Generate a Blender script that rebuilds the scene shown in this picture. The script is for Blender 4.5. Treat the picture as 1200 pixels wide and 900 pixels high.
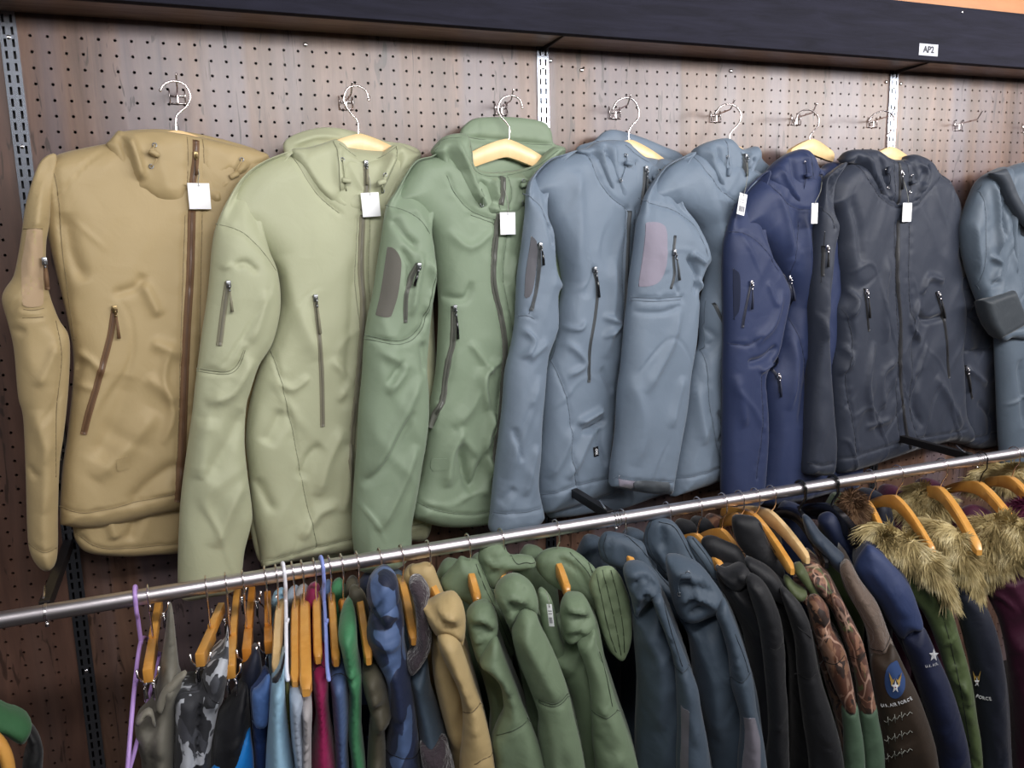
import bpy, bmesh, math, random
import numpy as np
from mathutils import Vector, geometry
PI = math.pi
for o in list(bpy.data.objects): bpy.data.objects.remove(o)
scene = bpy.context.scene; COL = scene.collection
scene.view_settings.view_transform = 'Standard'; scene.view_settings.look = 'None'
scene.view_settings.gamma = 1; scene.view_settings.use_curve_mapping = False
scene.view_settings.exposure = 0.0

# ---------- camera (solved from the 25 mm hole grid of the pegboard) ----------
F, YAW, PITCH, ROLL = 965.0, .374086, .172683, -.0249414
CAM = np.array([.19683, -1.59813, 1.55])
_w = np.array([math.sin(YAW)*math.cos(PITCH), math.cos(YAW)*math.cos(PITCH), -math.sin(PITCH)])
_r = np.array([math.cos(YAW), -math.sin(YAW), 0.]); _u = np.cross(_r, _w)
_r, _u = math.cos(ROLL)*_r+math.sin(ROLL)*_u, -math.sin(ROLL)*_r+math.cos(ROLL)*_u
cam = bpy.data.cameras.new('camera'); camo = bpy.data.objects.new('camera', cam); COL.objects.link(camo)
cam.sensor_width = 36; cam.lens = F/1200*36; cam.clip_start = .01
from mathutils import Matrix
camo.matrix_world = Matrix(((_r[0], _u[0], -_w[0], CAM[0]), (_r[1], _u[1], -_w[1], CAM[1]), (_r[2], _u[2], -_w[2], CAM[2]), (0, 0, 0, 1)))
scene.camera = camo

# ---------- light: dim shop with bright ceiling, fluorescent lamps in front, two added fill lights ----------
world = bpy.data.worlds.new('shop'); scene.world = world; world.use_nodes = True
nt = world.node_tree; nt.nodes.clear()
_out = nt.nodes.new('ShaderNodeOutputWorld'); _bg = nt.nodes.new('ShaderNodeBackground')
_tc = nt.nodes.new('ShaderNodeTexCoord'); _sx = nt.nodes.new('ShaderNodeSeparateXYZ'); _cr = nt.nodes.new('ShaderNodeValToRGB')
nt.links.new(_tc.outputs['Generated'], _sx.inputs[0])
_mr = nt.nodes.new('ShaderNodeMapRange'); _mr.inputs[1].default_value = -1; _mr.inputs[2].default_value = 1
nt.links.new(_sx.outputs['Z'], _mr.inputs[0]); nt.links.new(_mr.outputs[0], _cr.inputs[0])
WORLD = [(0, (.02, .018, .018)), (.47, (.05, .046, .045)), (.54, (.55, .53, .55)), (.75, (.62, .61, .64)), (1, (.35, .35, .37))]
_e = _cr.color_ramp.elements
while len(_e) < len(WORLD): _e.new(.5)
for k, (p, c) in enumerate(WORLD): _e[k].position = p; _e[k].color = (*c, 1)
_ml = nt.nodes.new('ShaderNodeMapRange'); _ml.inputs[1].default_value = -.28; _ml.inputs[2].default_value = .2; _ml.inputs[3].default_value = .3; _ml.inputs[4].default_value = 1.   # the shop is dim to the left
nt.links.new(_tc.outputs['Generated'], _sx.inputs[0]); nt.links.new(_sx.outputs['X'], _ml.inputs[0])
_mm = nt.nodes.new('ShaderNodeMath'); _mm.operation = 'MULTIPLY'; _mm.inputs[1].default_value = .56; nt.links.new(_ml.outputs[0], _mm.inputs[0]); nt.links.new(_mm.outputs[0], _bg.inputs[1])
nt.links.new(_cr.outputs[0], _bg.inputs[0]); nt.links.new(_bg.outputs[0], _out.inputs[0])

def area(name, loc, target, sx, sy, power, color):
    l = bpy.data.lights.new(name, 'AREA'); l.shape = 'RECTANGLE'; l.size = sx; l.size_y = sy; l.energy = power; l.color = color
    o = bpy.data.objects.new(name, l); COL.objects.link(o); o.location = loc
    o.rotation_euler = (Vector(target)-Vector(loc)).to_track_quat('-Z', 'Y').to_euler()
    return o
for lx, pw, sz in ((.95, 22, 1.7), (2.75, 35, 1.7), (-1.1, 9, 1.1)):  # the weak leftmost one is an added fill to brighten the tan jacket
    area('ceiling_or_fill_lamp', (lx, -1.3, 2.045), (lx, 0, 1.74), sz, .22, pw, (1, .975, .96))

area('ceiling_or_fill_lamp', (1.3, -2.9, 2.3), (1.2, 0, 1.1), 1.8, .3, 11, (1, .98, .97))  # added fill from behind the camera, evens the light on the lower garments

# ---------- pixel (1200x900) to world ----------
def ray(x, y): return _w + _r*((x-600)/F) - _u*((y-450)/F)
def aty(x, y, d):                       # point at distance d in front of the wall
    v = ray(x, y); return CAM + v*((-d-CAM[1])/v[1])
class Frame:
    """vertical (optionally leaning) plane through point A, turned phi; normal towards the viewer"""
    def __init__(s, A, phi=0., lean=0.):
        s.A = np.array(A, float); p = math.radians(phi); l = math.radians(lean)
        s.t = np.array([math.cos(p), math.sin(p), 0.]); n0 = np.array([math.sin(p), -math.cos(p), 0.])
        s.n = n0*math.cos(l) + np.array([0, 0, math.sin(l)]); s.b = np.array([0, 0, math.cos(l)]) - n0*math.sin(l)
    def uv(s, x, y, off=0.):
        v = ray(x, y); P = CAM + v*(((s.A+s.n*off-CAM)@s.n)/(v@s.n)); d = P-s.A
        return np.array([d@s.t, d@s.b])
    def P(s, uv, off):
        uv = np.atleast_2d(uv); off = np.broadcast_to(off, (len(uv),))
        return s.A + uv[:, :1]*s.t + uv[:, 1:2]*s.b + off[:, None]*s.n

# ---------- objects ----------
def empty(name, loc, label=None, cat=None, group=None):
    o = bpy.data.objects.new(name, None); COL.objects.link(o); o.location = loc; o.empty_display_size = .05
    tag(o, label, cat, group); return o
def tag(o, label=None, cat=None, group=None, kind=None):
    if label: o['label'] = label
    if cat: o['category'] = cat
    if group: o['group'] = group
    if kind: o['kind'] = kind
    return o
def rootloc(p):
    L = np.zeros(3)
    while p is not None: L = L+np.array(p.location); p = p.parent
    return L
class MB:
    def __init__(s): s.v = []; s.f = []; s.m = []; s.n = 0
    def add(s, V, Fs, mi=0):
        V = np.asarray(V, float).reshape(-1, 3); s.v.append(V)
        s.f += [tuple(int(i)+s.n for i in f) for f in Fs]; s.m += [mi]*len(Fs); s.n += len(V)
    def box(s, c, h, ax=None, mi=0, bev=0.):
        c = np.array(c, float); ax = np.eye(3) if ax is None else np.array(ax)
        if bev <= 0:
            V = [c + ax[0]*h[0]*i + ax[1]*h[1]*j + ax[2]*h[2]*k for i in (-1, 1) for j in (-1, 1) for k in (-1, 1)]
            s.add(V, [(0, 1, 3, 2), (4, 6, 7, 5), (0, 4, 5, 1), (2, 3, 7, 6), (0, 2, 6, 4), (1, 5, 7, 3)], mi); return
        bm = bmesh.new(); bmesh.ops.create_cube(bm, size=2)
        for v in bm.verts: v.co = Vector((v.co.x*h[0], v.co.y*h[1], v.co.z*h[2]))
        bmesh.ops.bevel(bm, geom=bm.edges[:], offset=bev, segments=2, affect='EDGES', profile=.5)
        V = [c + ax[0]*v.co.x + ax[1]*v.co.y + ax[2]*v.co.z for v in bm.verts]
        s.add(V, [[v.index for v in f.verts] for f in bm.faces], mi); bm.free()
    def tube(s, pts, r, seg=8, mi=0, flat=1., cap=True, up=None):
        pts = np.asarray(pts, float); n = len(pts); r = np.broadcast_to(r, (n,))
        T = np.gradient(pts, axis=0); T /= np.linalg.norm(T, axis=1)[:, None]+1e-12
        a = np.array([0, 0, 1.]) if up is None else np.array(up, float)
        if up is None and abs(T[0]@a) > .9: a = np.array([0, 1., 0])
        V = []; N = None
        for i in range(n):
            q = a if (N is None or up is not None) else N
            N = q - T[i]*(q@T[i]); N /= np.linalg.norm(N)+1e-12; Bn = np.cross(T[i], N)
            for k in range(seg):
                w = 2*PI*k/seg; V.append(pts[i] + r[i]*(math.cos(w)*N*flat + math.sin(w)*Bn))
        Fs = [(i*seg+k, i*seg+(k+1) % seg, (i+1)*seg+(k+1) % seg, (i+1)*seg+k) for i in range(n-1) for k in range(seg)]
        if cap: Fs += [tuple(range(seg))[::-1], tuple((n-1)*seg+k for k in range(seg))]
        s.add(V, Fs, mi)
    def ball(s, c, r, mi=0, n=8):
        V = []; Fs = []; r = np.broadcast_to(r, (3,))
        for i in range(1, n):
            for k in range(2*n):
                a = PI*i/n; b = PI*k/n; V.append(np.array(c)+r*np.array([math.sin(a)*math.cos(b), math.sin(a)*math.sin(b), math.cos(a)]))
        m = 2*n
        for i in range(n-2):
            for k in range(m): Fs.append((i*m+k, (i+1)*m+k, (i+1)*m+(k+1) % m, i*m+(k+1) % m))
        V += [np.array(c)+[0, 0, r[2]], np.array(c)-[0, 0, r[2]]]; q = len(V)
        for k in range(m): Fs.append((q-2, k, (k+1) % m)); Fs.append((q-1, (n-2)*m+(k+1) % m, (n-2)*m+k))
        s.add(V, Fs, mi)
    def build(s, name, mats, parent=None, smooth=True, loc=None):
        V = np.concatenate(s.v); L = rootloc(parent) if parent is not None else np.zeros(3)
        if parent is None and loc is not None: L = np.array(loc)
        me = bpy.data.meshes.new(name); me.from_pydata((V-L).tolist(), [], s.f); me.validate()
        mats = mats if isinstance(mats, (list, tuple)) else [mats]
        for m in mats: me.materials.append(m)
        if len(me.polygons) == len(s.m): me.polygons.foreach_set('material_index', s.m)
        if smooth:
            me.polygons.foreach_set('use_smooth', [True]*len(me.polygons))
        if smooth == 'auto': me.set_sharp_from_angle(angle=math.radians(40))
        o = bpy.data.objects.new(name, me); COL.objects.link(o)
        if parent is not None: o.parent = parent
        elif loc is not None: o.location = loc
        return o

def cr(pts, n=8, closed=True):
    """Catmull-Rom through points; a point given twice is a corner"""
    P = np.asarray(pts, float); out = []; m = len(P)
    rng = range(m if closed else m-1)
    for i in rng:
        p1 = P[i]; p2 = P[(i+1) % m]
        if np.allclose(p1, p2): continue
        p0 = P[(i-1) % m] if (closed or i > 0) else 2*p1-p2
        p3 = P[(i+2) % m] if (closed or i+2 < m) else 2*p2-p1
        if np.allclose(p0, p1): p0 = 2*p1-p2
        if np.allclose(p3, p2): p3 = 2*p2-p1
        for k in range(n):
            t = k/n
            out.append(.5*((2*p1)+(-p0+p2)*t+(2*p0-5*p1+4*p2-p3)*t*t+(-p0+3*p1-3*p2+p3)*t**3))
    if not closed: out.append(P[-1])
    return np.array(out)
def resample(P, step, closed=False):
    P = np.asarray(P, float)
    if closed: P = np.vstack([P, P[:1]])
    d = np.r_[0, np.cumsum(np.linalg.norm(np.diff(P, axis=0), axis=1))]
    n = max(2, int(round(d[-1]/step))+1); t = np.linspace(0, d[-1], n)
    Q = np.stack([np.interp(t, d, P[:, k]) for k in range(P.shape[1])], 1)
    return Q[:-1] if closed else Q
def pairs(l): return [(l[i], l[i+1]) for i in range(0, len(l), 2)]
def segdist(X, P, closed=True):
    """distance of points X to polyline P and position along it"""
    A = P; Bq = np.roll(P, -1, 0)
    if not closed: A, Bq = P[:-1], P[1:]
    L = np.linalg.norm(Bq-A, axis=1); cum = np.r_[0, np.cumsum(L)]
    AB = Bq-A; LL = (AB*AB).sum(1)+1e-15; best = np.empty(len(X)); tt = np.empty(len(X))
    for k in range(0, len(X), 1024):
        x = X[k:k+1024]; dx = x[:, None, 0]-A[None, :, 0]; dy = x[:, None, 1]-A[None, :, 1]
        t = np.clip((dx*AB[:, 0]+dy*AB[:, 1])/LL, 0, 1); d2 = (dx-t*AB[:, 0])**2+(dy-t*AB[:, 1])**2
        j = d2.argmin(1); ar = np.arange(len(x)); best[k:k+1024] = np.sqrt(d2[ar, j]); tt[k:k+1024] = (cum[j]+t[ar, j]*L[j])/(cum[-1]+1e-12)
    return best, tt
def inside(X, P):
    c = np.zeros(len(X), bool); x, y = X[:, 0], X[:, 1]; n = len(P)
    for i in range(n):
        x1, y1 = P[i]; x2, y2 = P[(i+1) % n]
        w = ((y1 > y) != (y2 > y)); xx = (x2-x1)*(y-y1)/(y2-y1+1e-15)+x1
        c ^= (w & (x < xx))
    return c
_rs = np.random.RandomState(5); _LAT = _rs.rand(64, 64)
def vnoise(x, y, seed=0):
    x = x+seed*17.31; y = y+seed*9.77; xi = np.floor(x).astype(int); yi = np.floor(y).astype(int); fx = x-xi; fy = y-yi
    fx = fx*fx*fx*(fx*(fx*6-15)+10); fy = fy*fy*fy*(fy*(fy*6-15)+10)
    g = lambda a, b: _LAT[(a) & 63, (b) & 63]
    return (g(xi, yi)*(1-fx)+g(xi+1, yi)*fx)*(1-fy)+(g(xi, yi+1)*(1-fx)+g(xi+1, yi+1)*fx)*fy-.5
def folds(u, v, seed, amp, scale=1.):
    """soft diagonal cloth folds in metres"""
    wu = u+.03*vnoise(u*9, v*9, seed+3); wv = v+.05*vnoise(u*6, v*6, seed+5)
    a = .5; p = (wu*math.cos(a)+wv*math.sin(a)); q = (-wu*math.sin(a)+wv*math.cos(a))
    n1 = vnoise(p*16*scale, q*5*scale, seed); n2 = vnoise((wu*math.cos(-a)+wv*math.sin(-a))*20*scale, (wu*math.sin(a)+wv*math.cos(a))*7*scale, seed+11)
    n3 = vnoise(wu*7*scale, wv*3*scale, seed+23)
    rg = lambda n: .5-np.sqrt(n*n*4+.03)
    cz = np.exp(-(vnoise(p*9*scale, q*6*scale, seed+41)/.028)**2)*np.clip(vnoise(u*8, v*8, seed+51)*3+.2, 0, 1); cy = np.exp(-(vnoise((wu-wv*.7)*8*scale, (wv*.7+wu)*5*scale, seed+61)/.025)**2)*np.clip(vnoise(u*7, v*7, seed+71)*3+.1, 0, 1)
    n4 = vnoise(wu*34*scale+n1*3, wv*22*scale, seed+31)
    return 1.75*amp*(rg(n1)*.7+rg(n2)*.6+n3*1.3+.22*n4*(.6+n3)+.62*cz-.55*cy)

# ---------- materials ----------
def lin(c):
    if isinstance(c, str): c = tuple(int(c[i:i+2], 16)/255 for i in (0, 2, 4))
    return tuple(x/12.92 if x <= .04045 else ((x+.055)/1.055)**2.4 for x in c)
def newmat(name):
    m = bpy.data.materials.new(name); m.use_nodes = True; t = m.node_tree; b = t.nodes['Principled BSDF']
    return m, t, b
def N(t, k, **kw):
    n = t.nodes.new(k)
    for a, v in kw.items():
        if a.startswith('i_'): n.inputs[a[2:].replace('_', ' ')].default_value = v
        else: setattr(n, a, v)
    return n
def simple(name, col, rough=.5, metal=0., spec=.5, coat=0.):
    m, t, b = newmat(name); b.inputs['Base Color'].default_value = (*lin(col), 1); b.inputs['Roughness'].default_value = rough
    b.inputs['Metallic'].default_value = metal; b.inputs['Specular IOR Level'].default_value = spec; b.inputs['Coat Weight'].default_value = coat
    return m
def fabric(name, col, rough=.55, bump=.25, scale=1., sheen=.15, spec=.4, weave=True, var=.06):
    m, t, b = newmat(name); c = lin(col); L = t.links
    tc = N(t, 'ShaderNodeTexCoord')
    n1 = N(t, 'ShaderNodeTexNoise', i_Scale=7*scale, i_Detail=4., i_Roughness=.55)
    L.new(tc.outputs['Object'], n1.inputs['Vector'])
    mx = N(t, 'ShaderNodeMix', data_type='RGBA'); mx.inputs[6].default_value = (*[x*(1-var) for x in c], 1); mx.inputs[7].default_value = (*[min(1, x*(1+var)) for x in c], 1)
    L.new(n1.outputs[0], mx.inputs[0]); L.new(mx.outputs[2], b.inputs['Base Color'])
    n2 = N(t, 'ShaderNodeTexNoise', i_Scale=22*scale, i_Detail=3., i_Roughness=.5, i_Distortion=.6); L.new(tc.outputs['Object'], n2.inputs['Vector'])
    n3 = N(t, 'ShaderNodeTexNoise', i_Scale=900., i_Detail=1.); L.new(tc.outputs['Object'], n3.inputs['Vector'])
    b1 = N(t, 'ShaderNodeBump', i_Strength=bump, i_Distance=.012); L.new(n2.outputs[0], b1.inputs['Height'])
    b2 = N(t, 'ShaderNodeBump', i_Strength=.25 if weave else .05, i_Distance=.0006); L.new(n3.outputs[0], b2.inputs['Height']); L.new(b1.outputs[0], b2.inputs['Normal'])
    L.new(b2.outputs[0], b.inputs['Normal'])
    b.inputs['Roughness'].default_value = rough; b.inputs['Sheen Weight'].default_value = sheen; b.inputs['Sheen Roughness'].default_value = .4; b.inputs['Specular IOR Level'].default_value = spec
    return m
def camo(name, cols, scale=12., rough=.6, stops=None, detail=1.5, stretch=(1, 1, .6), dist=1.2):
    m = fabric(name, cols[0], rough); t = m.node_tree; L = t.links; b = t.nodes['Principled BSDF']
    tc = N(t, 'ShaderNodeTexCoord'); mp = N(t, 'ShaderNodeMapping'); mp.inputs['Scale'].default_value = stretch
    L.new(tc.outputs['Object'], mp.inputs[0])
    prev = None
    for k, c in enumerate(cols[1:]):
        n = N(t, 'ShaderNodeTexNoise', i_Scale=scale*(1+.13*k), i_Detail=detail, i_Distortion=dist)
        mp2 = N(t, 'ShaderNodeMapping'); mp2.inputs['Location'].default_value = (3.1*k+1, 1.7*k, 5.3*k); L.new(mp.outputs[0], mp2.inputs[0]); L.new(mp2.outputs[0], n.inputs['Vector'])
        r = N(t, 'ShaderNodeValToRGB'); s = (stops or [.54]*9)[k]
        r.color_ramp.elements[0].position = s; r.color_ramp.elements[1].position = s+.012
        r.color_ramp.elements[0].color = (0, 0, 0, 1); r.color_ramp.elements[1].color = (1, 1, 1, 1)
        L.new(n.outputs[0], r.inputs[0])
        mx = N(t, 'ShaderNodeMix', data_type='RGBA'); L.new(r.outputs[0], mx.inputs[0]); mx.inputs[7].default_value = (*lin(c), 1)
        if prev is None: mx.inputs[6].default_value = (*lin(cols[0]), 1)
        else: L.new(prev, mx.inputs[6])
        prev = mx.outputs[2]
    L.new(prev, b.inputs['Base Color'])
    return m
def wood(name, c1, c2, scale=(1, 1, 1), rough=.35, axis='X', coat=.3):
    m, t, b = newmat(name); L = t.links
    tc = N(t, 'ShaderNodeTexCoord'); mp = N(t, 'ShaderNodeMapping'); mp.inputs['Scale'].default_value = scale; L.new(tc.outputs['Object'], mp.inputs[0])
    n = N(t, 'ShaderNodeTexNoise', i_Scale=6., i_Detail=8., i_Roughness=.6, i_Distortion=.8); L.new(mp.outputs[0], n.inputs['Vector'])
    r = N(t, 'ShaderNodeValToRGB'); r.color_ramp.elements[0].position = .3; r.color_ramp.elements[1].position = .7
    r.color_ramp.elements[0].color = (*lin(c1), 1); r.color_ramp.elements[1].color = (*lin(c2), 1)
    L.new(n.outputs[0], r.inputs[0]); L.new(r.outputs[0], b.inputs['Base Color'])
    bp = N(t, 'ShaderNodeBump', i_Strength=.15, i_Distance=.002); L.new(n.outputs[0], bp.inputs['Height']); L.new(bp.outputs[0], b.inputs['Normal'])
    b.inputs['Roughness'].default_value = rough; b.inputs['Coat Weight'].default_value = coat; b.inputs['Coat Roughness'].default_value = .25
    return m
M = {}
M['chrome'] = simple('chrome', 'e4e0e2', .17, 1.)
M['rail'] = simple('brushed_steel', 'd8d2d6', .36, 1.)
M['post'] = simple('zinc_plated_steel', '9fa5b0', .27, 1.)
M['wire'] = simple('bright_wire', 'f0e6e6', .22, 1.)
M['black_metal'] = simple('black_metal', '1a1718', .45, .3)
M['black_plastic'] = simple('black_plastic', '101013', .22, 0, .6, .3)
M['white_plastic'] = simple('white_plastic', 'e8e8f2', .35)
M['lilac_plastic'] = simple('lilac_plastic', 'b894d8', .35)
M['blue_plastic'] = simple('periwinkle_plastic', '8a9ade', .35)
M['paper'] = simple('white_card', 'f4f5f8', .6, 0, .3)
M['print'] = simple('grey_print', '6a6a72', .6)
M['white_thread'] = simple('white_thread', 'd8dade', .7)
M['gold_thread'] = simple('gold_thread', 'a88a4a', .5)
M['blue_patch'] = simple('blue_embroidery', '25406f', .7)
M['grey_thread'] = simple('grey_thread', '8f9088', .7)
M['brass'] = simple('antique_brass', '8c7a58', .35, .9)
M['nickel'] = simple('dark_nickel', '8a8c90', .3, .9)
M['hanger_pale'] = wood('pale_hanger_wood', 'd6b27c', 'e6c898', (3, 3, 1), .35)
M['hanger_gold'] = wood('varnished_hanger_wood', 'c88a3a', 'dca456', (3, 3, 1), .28)
M['hanger_orange'] = wood('orange_hanger_wood', 'b87228', 'cc8a3a', (3, 3, 1), .28)

# ---------- cloth panels ----------
class Panel:
    def __init__(s, name, parent, mat, pts, fr, off=0., T=.03, B=.015, R=.05, strokes=(), fold=.004, seed=1, step=.0045, seams=(), thread=None, corner=True, edge=.0, fscale=1., sink=None, pw=2.2):
        s.fr = fr; s.off = off; s.T = T; s.R = R; s.fold = fold; s.seed = seed; s.parent = parent; s.fscale = fscale; s.edge = edge; s.pw = pw; s.sink = None if sink is None else (fr.uv(*sink[0], off), fr.uv(*sink[1], off), sink[2])
        if hasattr(pts[0], '__len__'): out = resample(cr(pts, 6), step, True)      # given in metres on the plane
        else: out = resample(np.array([fr.uv(x, y, off) for x, y in cr(pairs(list(pts)), 6)]), step, True); s.out = out
        s.strokes = []
        for st in strokes:                      # (pixel polyline, width m, height m)
            q = cr(pairs(list(st[0])), 4, False); s.strokes.append((np.array([fr.uv(x, y, off+T*.6) for x, y in q]), st[1], st[2]))
        seamuv = []
        for q in seams:
            q = cr(pairs(list(q)), 5, False); U = resample(np.array([fr.uv(x, y, off+T*.7) for x, y in q]), .004); seamuv.append(U); s.strokes.append((U, .004, -.0022, 1))
        lo = out.min(0); hi = out.max(0); g = []
        dy = step*.87; ny = int((hi[1]-lo[1])/dy)+1; nx = int((hi[0]-lo[0])/step)+1
        jj, ii = np.meshgrid(np.arange(ny+1), np.arange(nx+1), indexing='ij')
        G = np.stack([(lo[0]+(ii+.5*(jj % 2))*step).ravel(), (lo[1]+jj*dy).ravel()], 1)
        G = G[inside(G, out)]
        d, _ = segdist(G, out); G = G[d > step*.8]
        nrm = np.roll(out, -1, 0)-np.roll(out, 1, 0); nrm = np.stack([-nrm[:, 1], nrm[:, 0]], 1); nrm /= np.linalg.norm(nrm, axis=1)[:, None]+1e-9
        for w in (step*.15, step*.45):
            for sg in (1, -1):
                q = out+nrm*w*sg; q = q[inside(q, out)]
                if len(q):
                    dq, _ = segdist(q, out); q = q[dq > w*.8]
                    G = np.vstack([G, q])
        allp = np.vstack([out, G]); nb = len(out)
        r = geometry.delaunay_2d_cdt([Vector(p) for p in allp], [], [list(range(nb))], 1, 1e-6)
        V = np.array([tuple(v) for v in r[0]]); Fs = r[2]
        d, _ = segdist(V, out); V_in = d > 1e-5
        hf = s.h(V, d); pr_ = s.prof(d)
        hb = -B*pr_ - .3*np.minimum(0, 0)
        n = len(V); front = fr.P(V, off+hf); idx = np.where(V_in)[0]; back = fr.P(V, off+hb-.0*d)
        mp = np.arange(n); mp[idx] = n+np.arange(len(idx))
        a = V[list(Fs[0])]; ccw = ((a[1]-a[0])[0]*(a[2]-a[0])[1]-(a[1]-a[0])[1]*(a[2]-a[0])[0]) > 0
        F1 = [tuple(f) if ccw else tuple(f)[::-1] for f in Fs]; F2 = [tuple(int(mp[i]) for i in f)[::-1] for f in F1]
        mb = MB(); mb.add(np.vstack([front, back[idx]]), F1+F2)
        for U in seamuv:
            P = fr.P(U, off+s.h(U)+(.0009 if step < .006 else .0016)); mb.tube(P, .0007, 5, 1)
        s.obj = mb.build(name, [mat, thread or mat], parent)
    def prof(s, d):
        t = np.clip(d/s.R, 0, 1); return np.sqrt(np.clip(1-(1-t)**s.pw, 0, 1))
    def h(s, V, d=None):
        V = np.atleast_2d(V)
        if d is None: d, _ = segdist(V, s.out)
        p = s.prof(d); h = s.T*p + folds(V[:, 0], V[:, 1], s.seed, s.fold, s.fscale)*np.clip(d/.02, 0, 1)
        if s.sink is not None:            # top end sinks smoothly into the neighbouring panel
            a_, b_, dp = s.sink; ax = b_-a_; t = np.clip(((V-a_)@ax)/(ax@ax), 0, 1); h = h-dp*(1-t*t*(3-2*t))*np.clip(d/.01, 0, 1)
        for st in s.strokes:
            dd, t = segdist(V, st[0], False)
            tp = np.clip(np.minimum(t, 1-t)*6, 0, 1)**.7 if len(st) == 3 else 1
            g = np.exp(-(dd/(st[1]*.85))**1.7)
            if len(st) == 4: h = h+.0022*vnoise(V[:, 0]*75, V[:, 1]*75, s.seed+7)*np.exp(-(dd/.016)**2)*np.clip(d/.01, 0, 1)
            h = h+1.7*st[2]*g*tp*np.clip(d/.006, 0, 1)
        return h
    def loc(s, x, y, up=0.):
        q = s.off+s.T
        for _ in range(6):
            uv = s.fr.uv(x, y, q); q = .5*q+.5*(s.off+float(s.h(uv, np.maximum(segdist(np.atleast_2d(uv), s.out)[0], .012))[0]))
        return uv, q
    def at(s, x, y, up=0.):
        uv, q = s.loc(x, y); return s.fr.P(uv, q+up)[0]
    def path(s, pts, step=.005, up=0., closed=False):
        q = cr(pairs(list(pts)), 4, closed); uv = np.array([s.loc(x, y)[0] for x, y in q]); uv = resample(uv, step, closed)
        return uv
    def ribbon(s, mb, pts, width, up, mi=0, thick=.0012, step=.006):
        uv = s.path(pts, step); T = np.gradient(uv, axis=0); T /= np.linalg.norm(T, axis=1)[:, None]+1e-9; Nn = np.stack([-T[:, 1], T[:, 0]], 1)
        rows = []; us = (-.5, -.42, -.2, .2, .42, .5); ups = (0, 1, 1, 1, 1, 0); hs = [s.h(uv+Nn*width*k) for k in us]
        base = np.maximum(s.h(uv), (hs[0]+hs[-1])/2)
        for k, z, hh in zip(us, ups, hs):
            rows.append(s.fr.P(uv+Nn*width*k, s.off+np.maximum(hh, base-.002)*.6+base*.4+up*1.0+(thick if z else -.004)))
        n = len(uv); V = np.concatenate(rows); Fs = []
        for a in range(len(us)-1):
            for i in range(n-1): Fs.append((a*n+i, (a+1)*n+i, (a+1)*n+i+1, a*n+i+1))
        Fs.append(tuple(a*n for a in range(len(us)))); Fs.append(tuple(a*n+n-1 for a in range(len(us)))[::-1])
        mb.add(V, Fs, mi)
    def patch(s, name, mat, pts, up=.0015, parent=None, step=.006, mats=None):
        """a small sewn-on area following the cloth"""
        px = cr(pairs(list(pts)), 5); out = resample(np.array([s.loc(x, y)[0] for x, y in px]), step, True)
        K = s.out; Kn = np.roll(K, -1, 0)-np.roll(K, 1, 0); Kn = np.stack([-Kn[:, 1], Kn[:, 0]], 1); Kn /= np.linalg.norm(Kn, axis=1)[:, None]+1e-9
        if not inside(K[:1]+Kn[:1]*.004, K)[0]: Kn = -Kn
        dd, _ = segdist(out, K); ins = inside(out, K)
        for i in range(len(out)):
            if not ins[i] or dd[i] < .005:
                j_ = ((K-out[i])**2).sum(1).argmin(); out[i] = K[j_]+Kn[j_]*.0055
        out = resample(out, step, True)
        keep = [0]
        for i in range(1, len(out)):
            if np.linalg.norm(out[i]-out[keep[-1]]) > step*.4: keep.append(i)
        out = out[keep]
        lo = out.min(0); hi = out.max(0); xs = np.arange(lo[0], hi[0], step); ys = np.arange(lo[1], hi[1], step)
        G = np.array([(a, b) for a in xs for b in ys]).reshape(-1, 2)
        if len(G):
            G = G[inside(G, out)]
            if len(G): d, _ = segdist(G, out); G = G[d > step*.5]
        allp = np.vstack([out, G]) if len(G) else out
        r = geometry.delaunay_2d_cdt([Vector(p) for p in allp], [], [list(range(len(out)))], 1, 1e-7)
        V = np.array([tuple(v) for v in r[0]]); Fs = [tuple(f) for f in r[2]]
        cd = lambda W: np.maximum(segdist(W, s.out)[0]*inside(W, s.out), .004)
        hh = s.off+s.h(V, cd(V)); n = len(V); top = s.fr.P(V, hh+up); bot = s.fr.P(V, hh-.004)
        d, _ = segdist(V, out); b = np.where(d < 1e-5)[0]
        mb = MB(); mb.add(top, Fs)
        # skirt along the outline
        o = out; ho = s.off+s.h(o, cd(o)); A = s.fr.P(o, ho+up); Bq = s.fr.P(o, ho-.005); k = len(o)
        mb.add(np.vstack([A, Bq]), [(i, k+i, k+(i+1) % k, (i+1) % k) for i in range(k)])
        return mb.build(name, mat, parent or s.parent)

def zipper(pn, pts, tape, coil, name='zipper', width=.013, pull=None, pulldir=(2, 14), metal=None, cord=None, parent=None):
    mb = MB(); pn.ribbon(mb, pts, width, .0006, 0, .001); pn.ribbon(mb, pts, width*.36, .0018, 1, .0014)
    z = mb.build(name, [tape, coil], parent or pn.parent)
    if pull is not None:
        x, y = pull; mb = MB(); P = pn.at(x, y, .004); Q = pn.at(x+pulldir[0]*.15, y+pulldir[1]*.35, .006); E = pn.at(x+pulldir[0]*.35, y+pulldir[1]*.5, .007); G = pn.at(x+pulldir[0], y+pulldir[1]*1.9, .006)
        ax = np.array([pn.fr.t, pn.fr.n, pn.fr.b]); mb.box(P, (.0038, .0022, .006), ax, 0, .001)
        mb.tube([P+pn.fr.n*.003, (P+Q)/2+pn.fr.n*.005, Q], .0016, 6, 0); mb.ball(P+pn.fr.n*.003, .0026, 0, 5)
        mb.tube(np.array([Q, E]), .0020, 6, 0); mb.tube(np.array([E, (E+G)/2+pn.fr.n*.001, G]), [.0014, .0024, .0030], 6, 1)
        mb.build('zipper_pull', [metal or M['nickel'], cord or tape], z)
    return z
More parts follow.
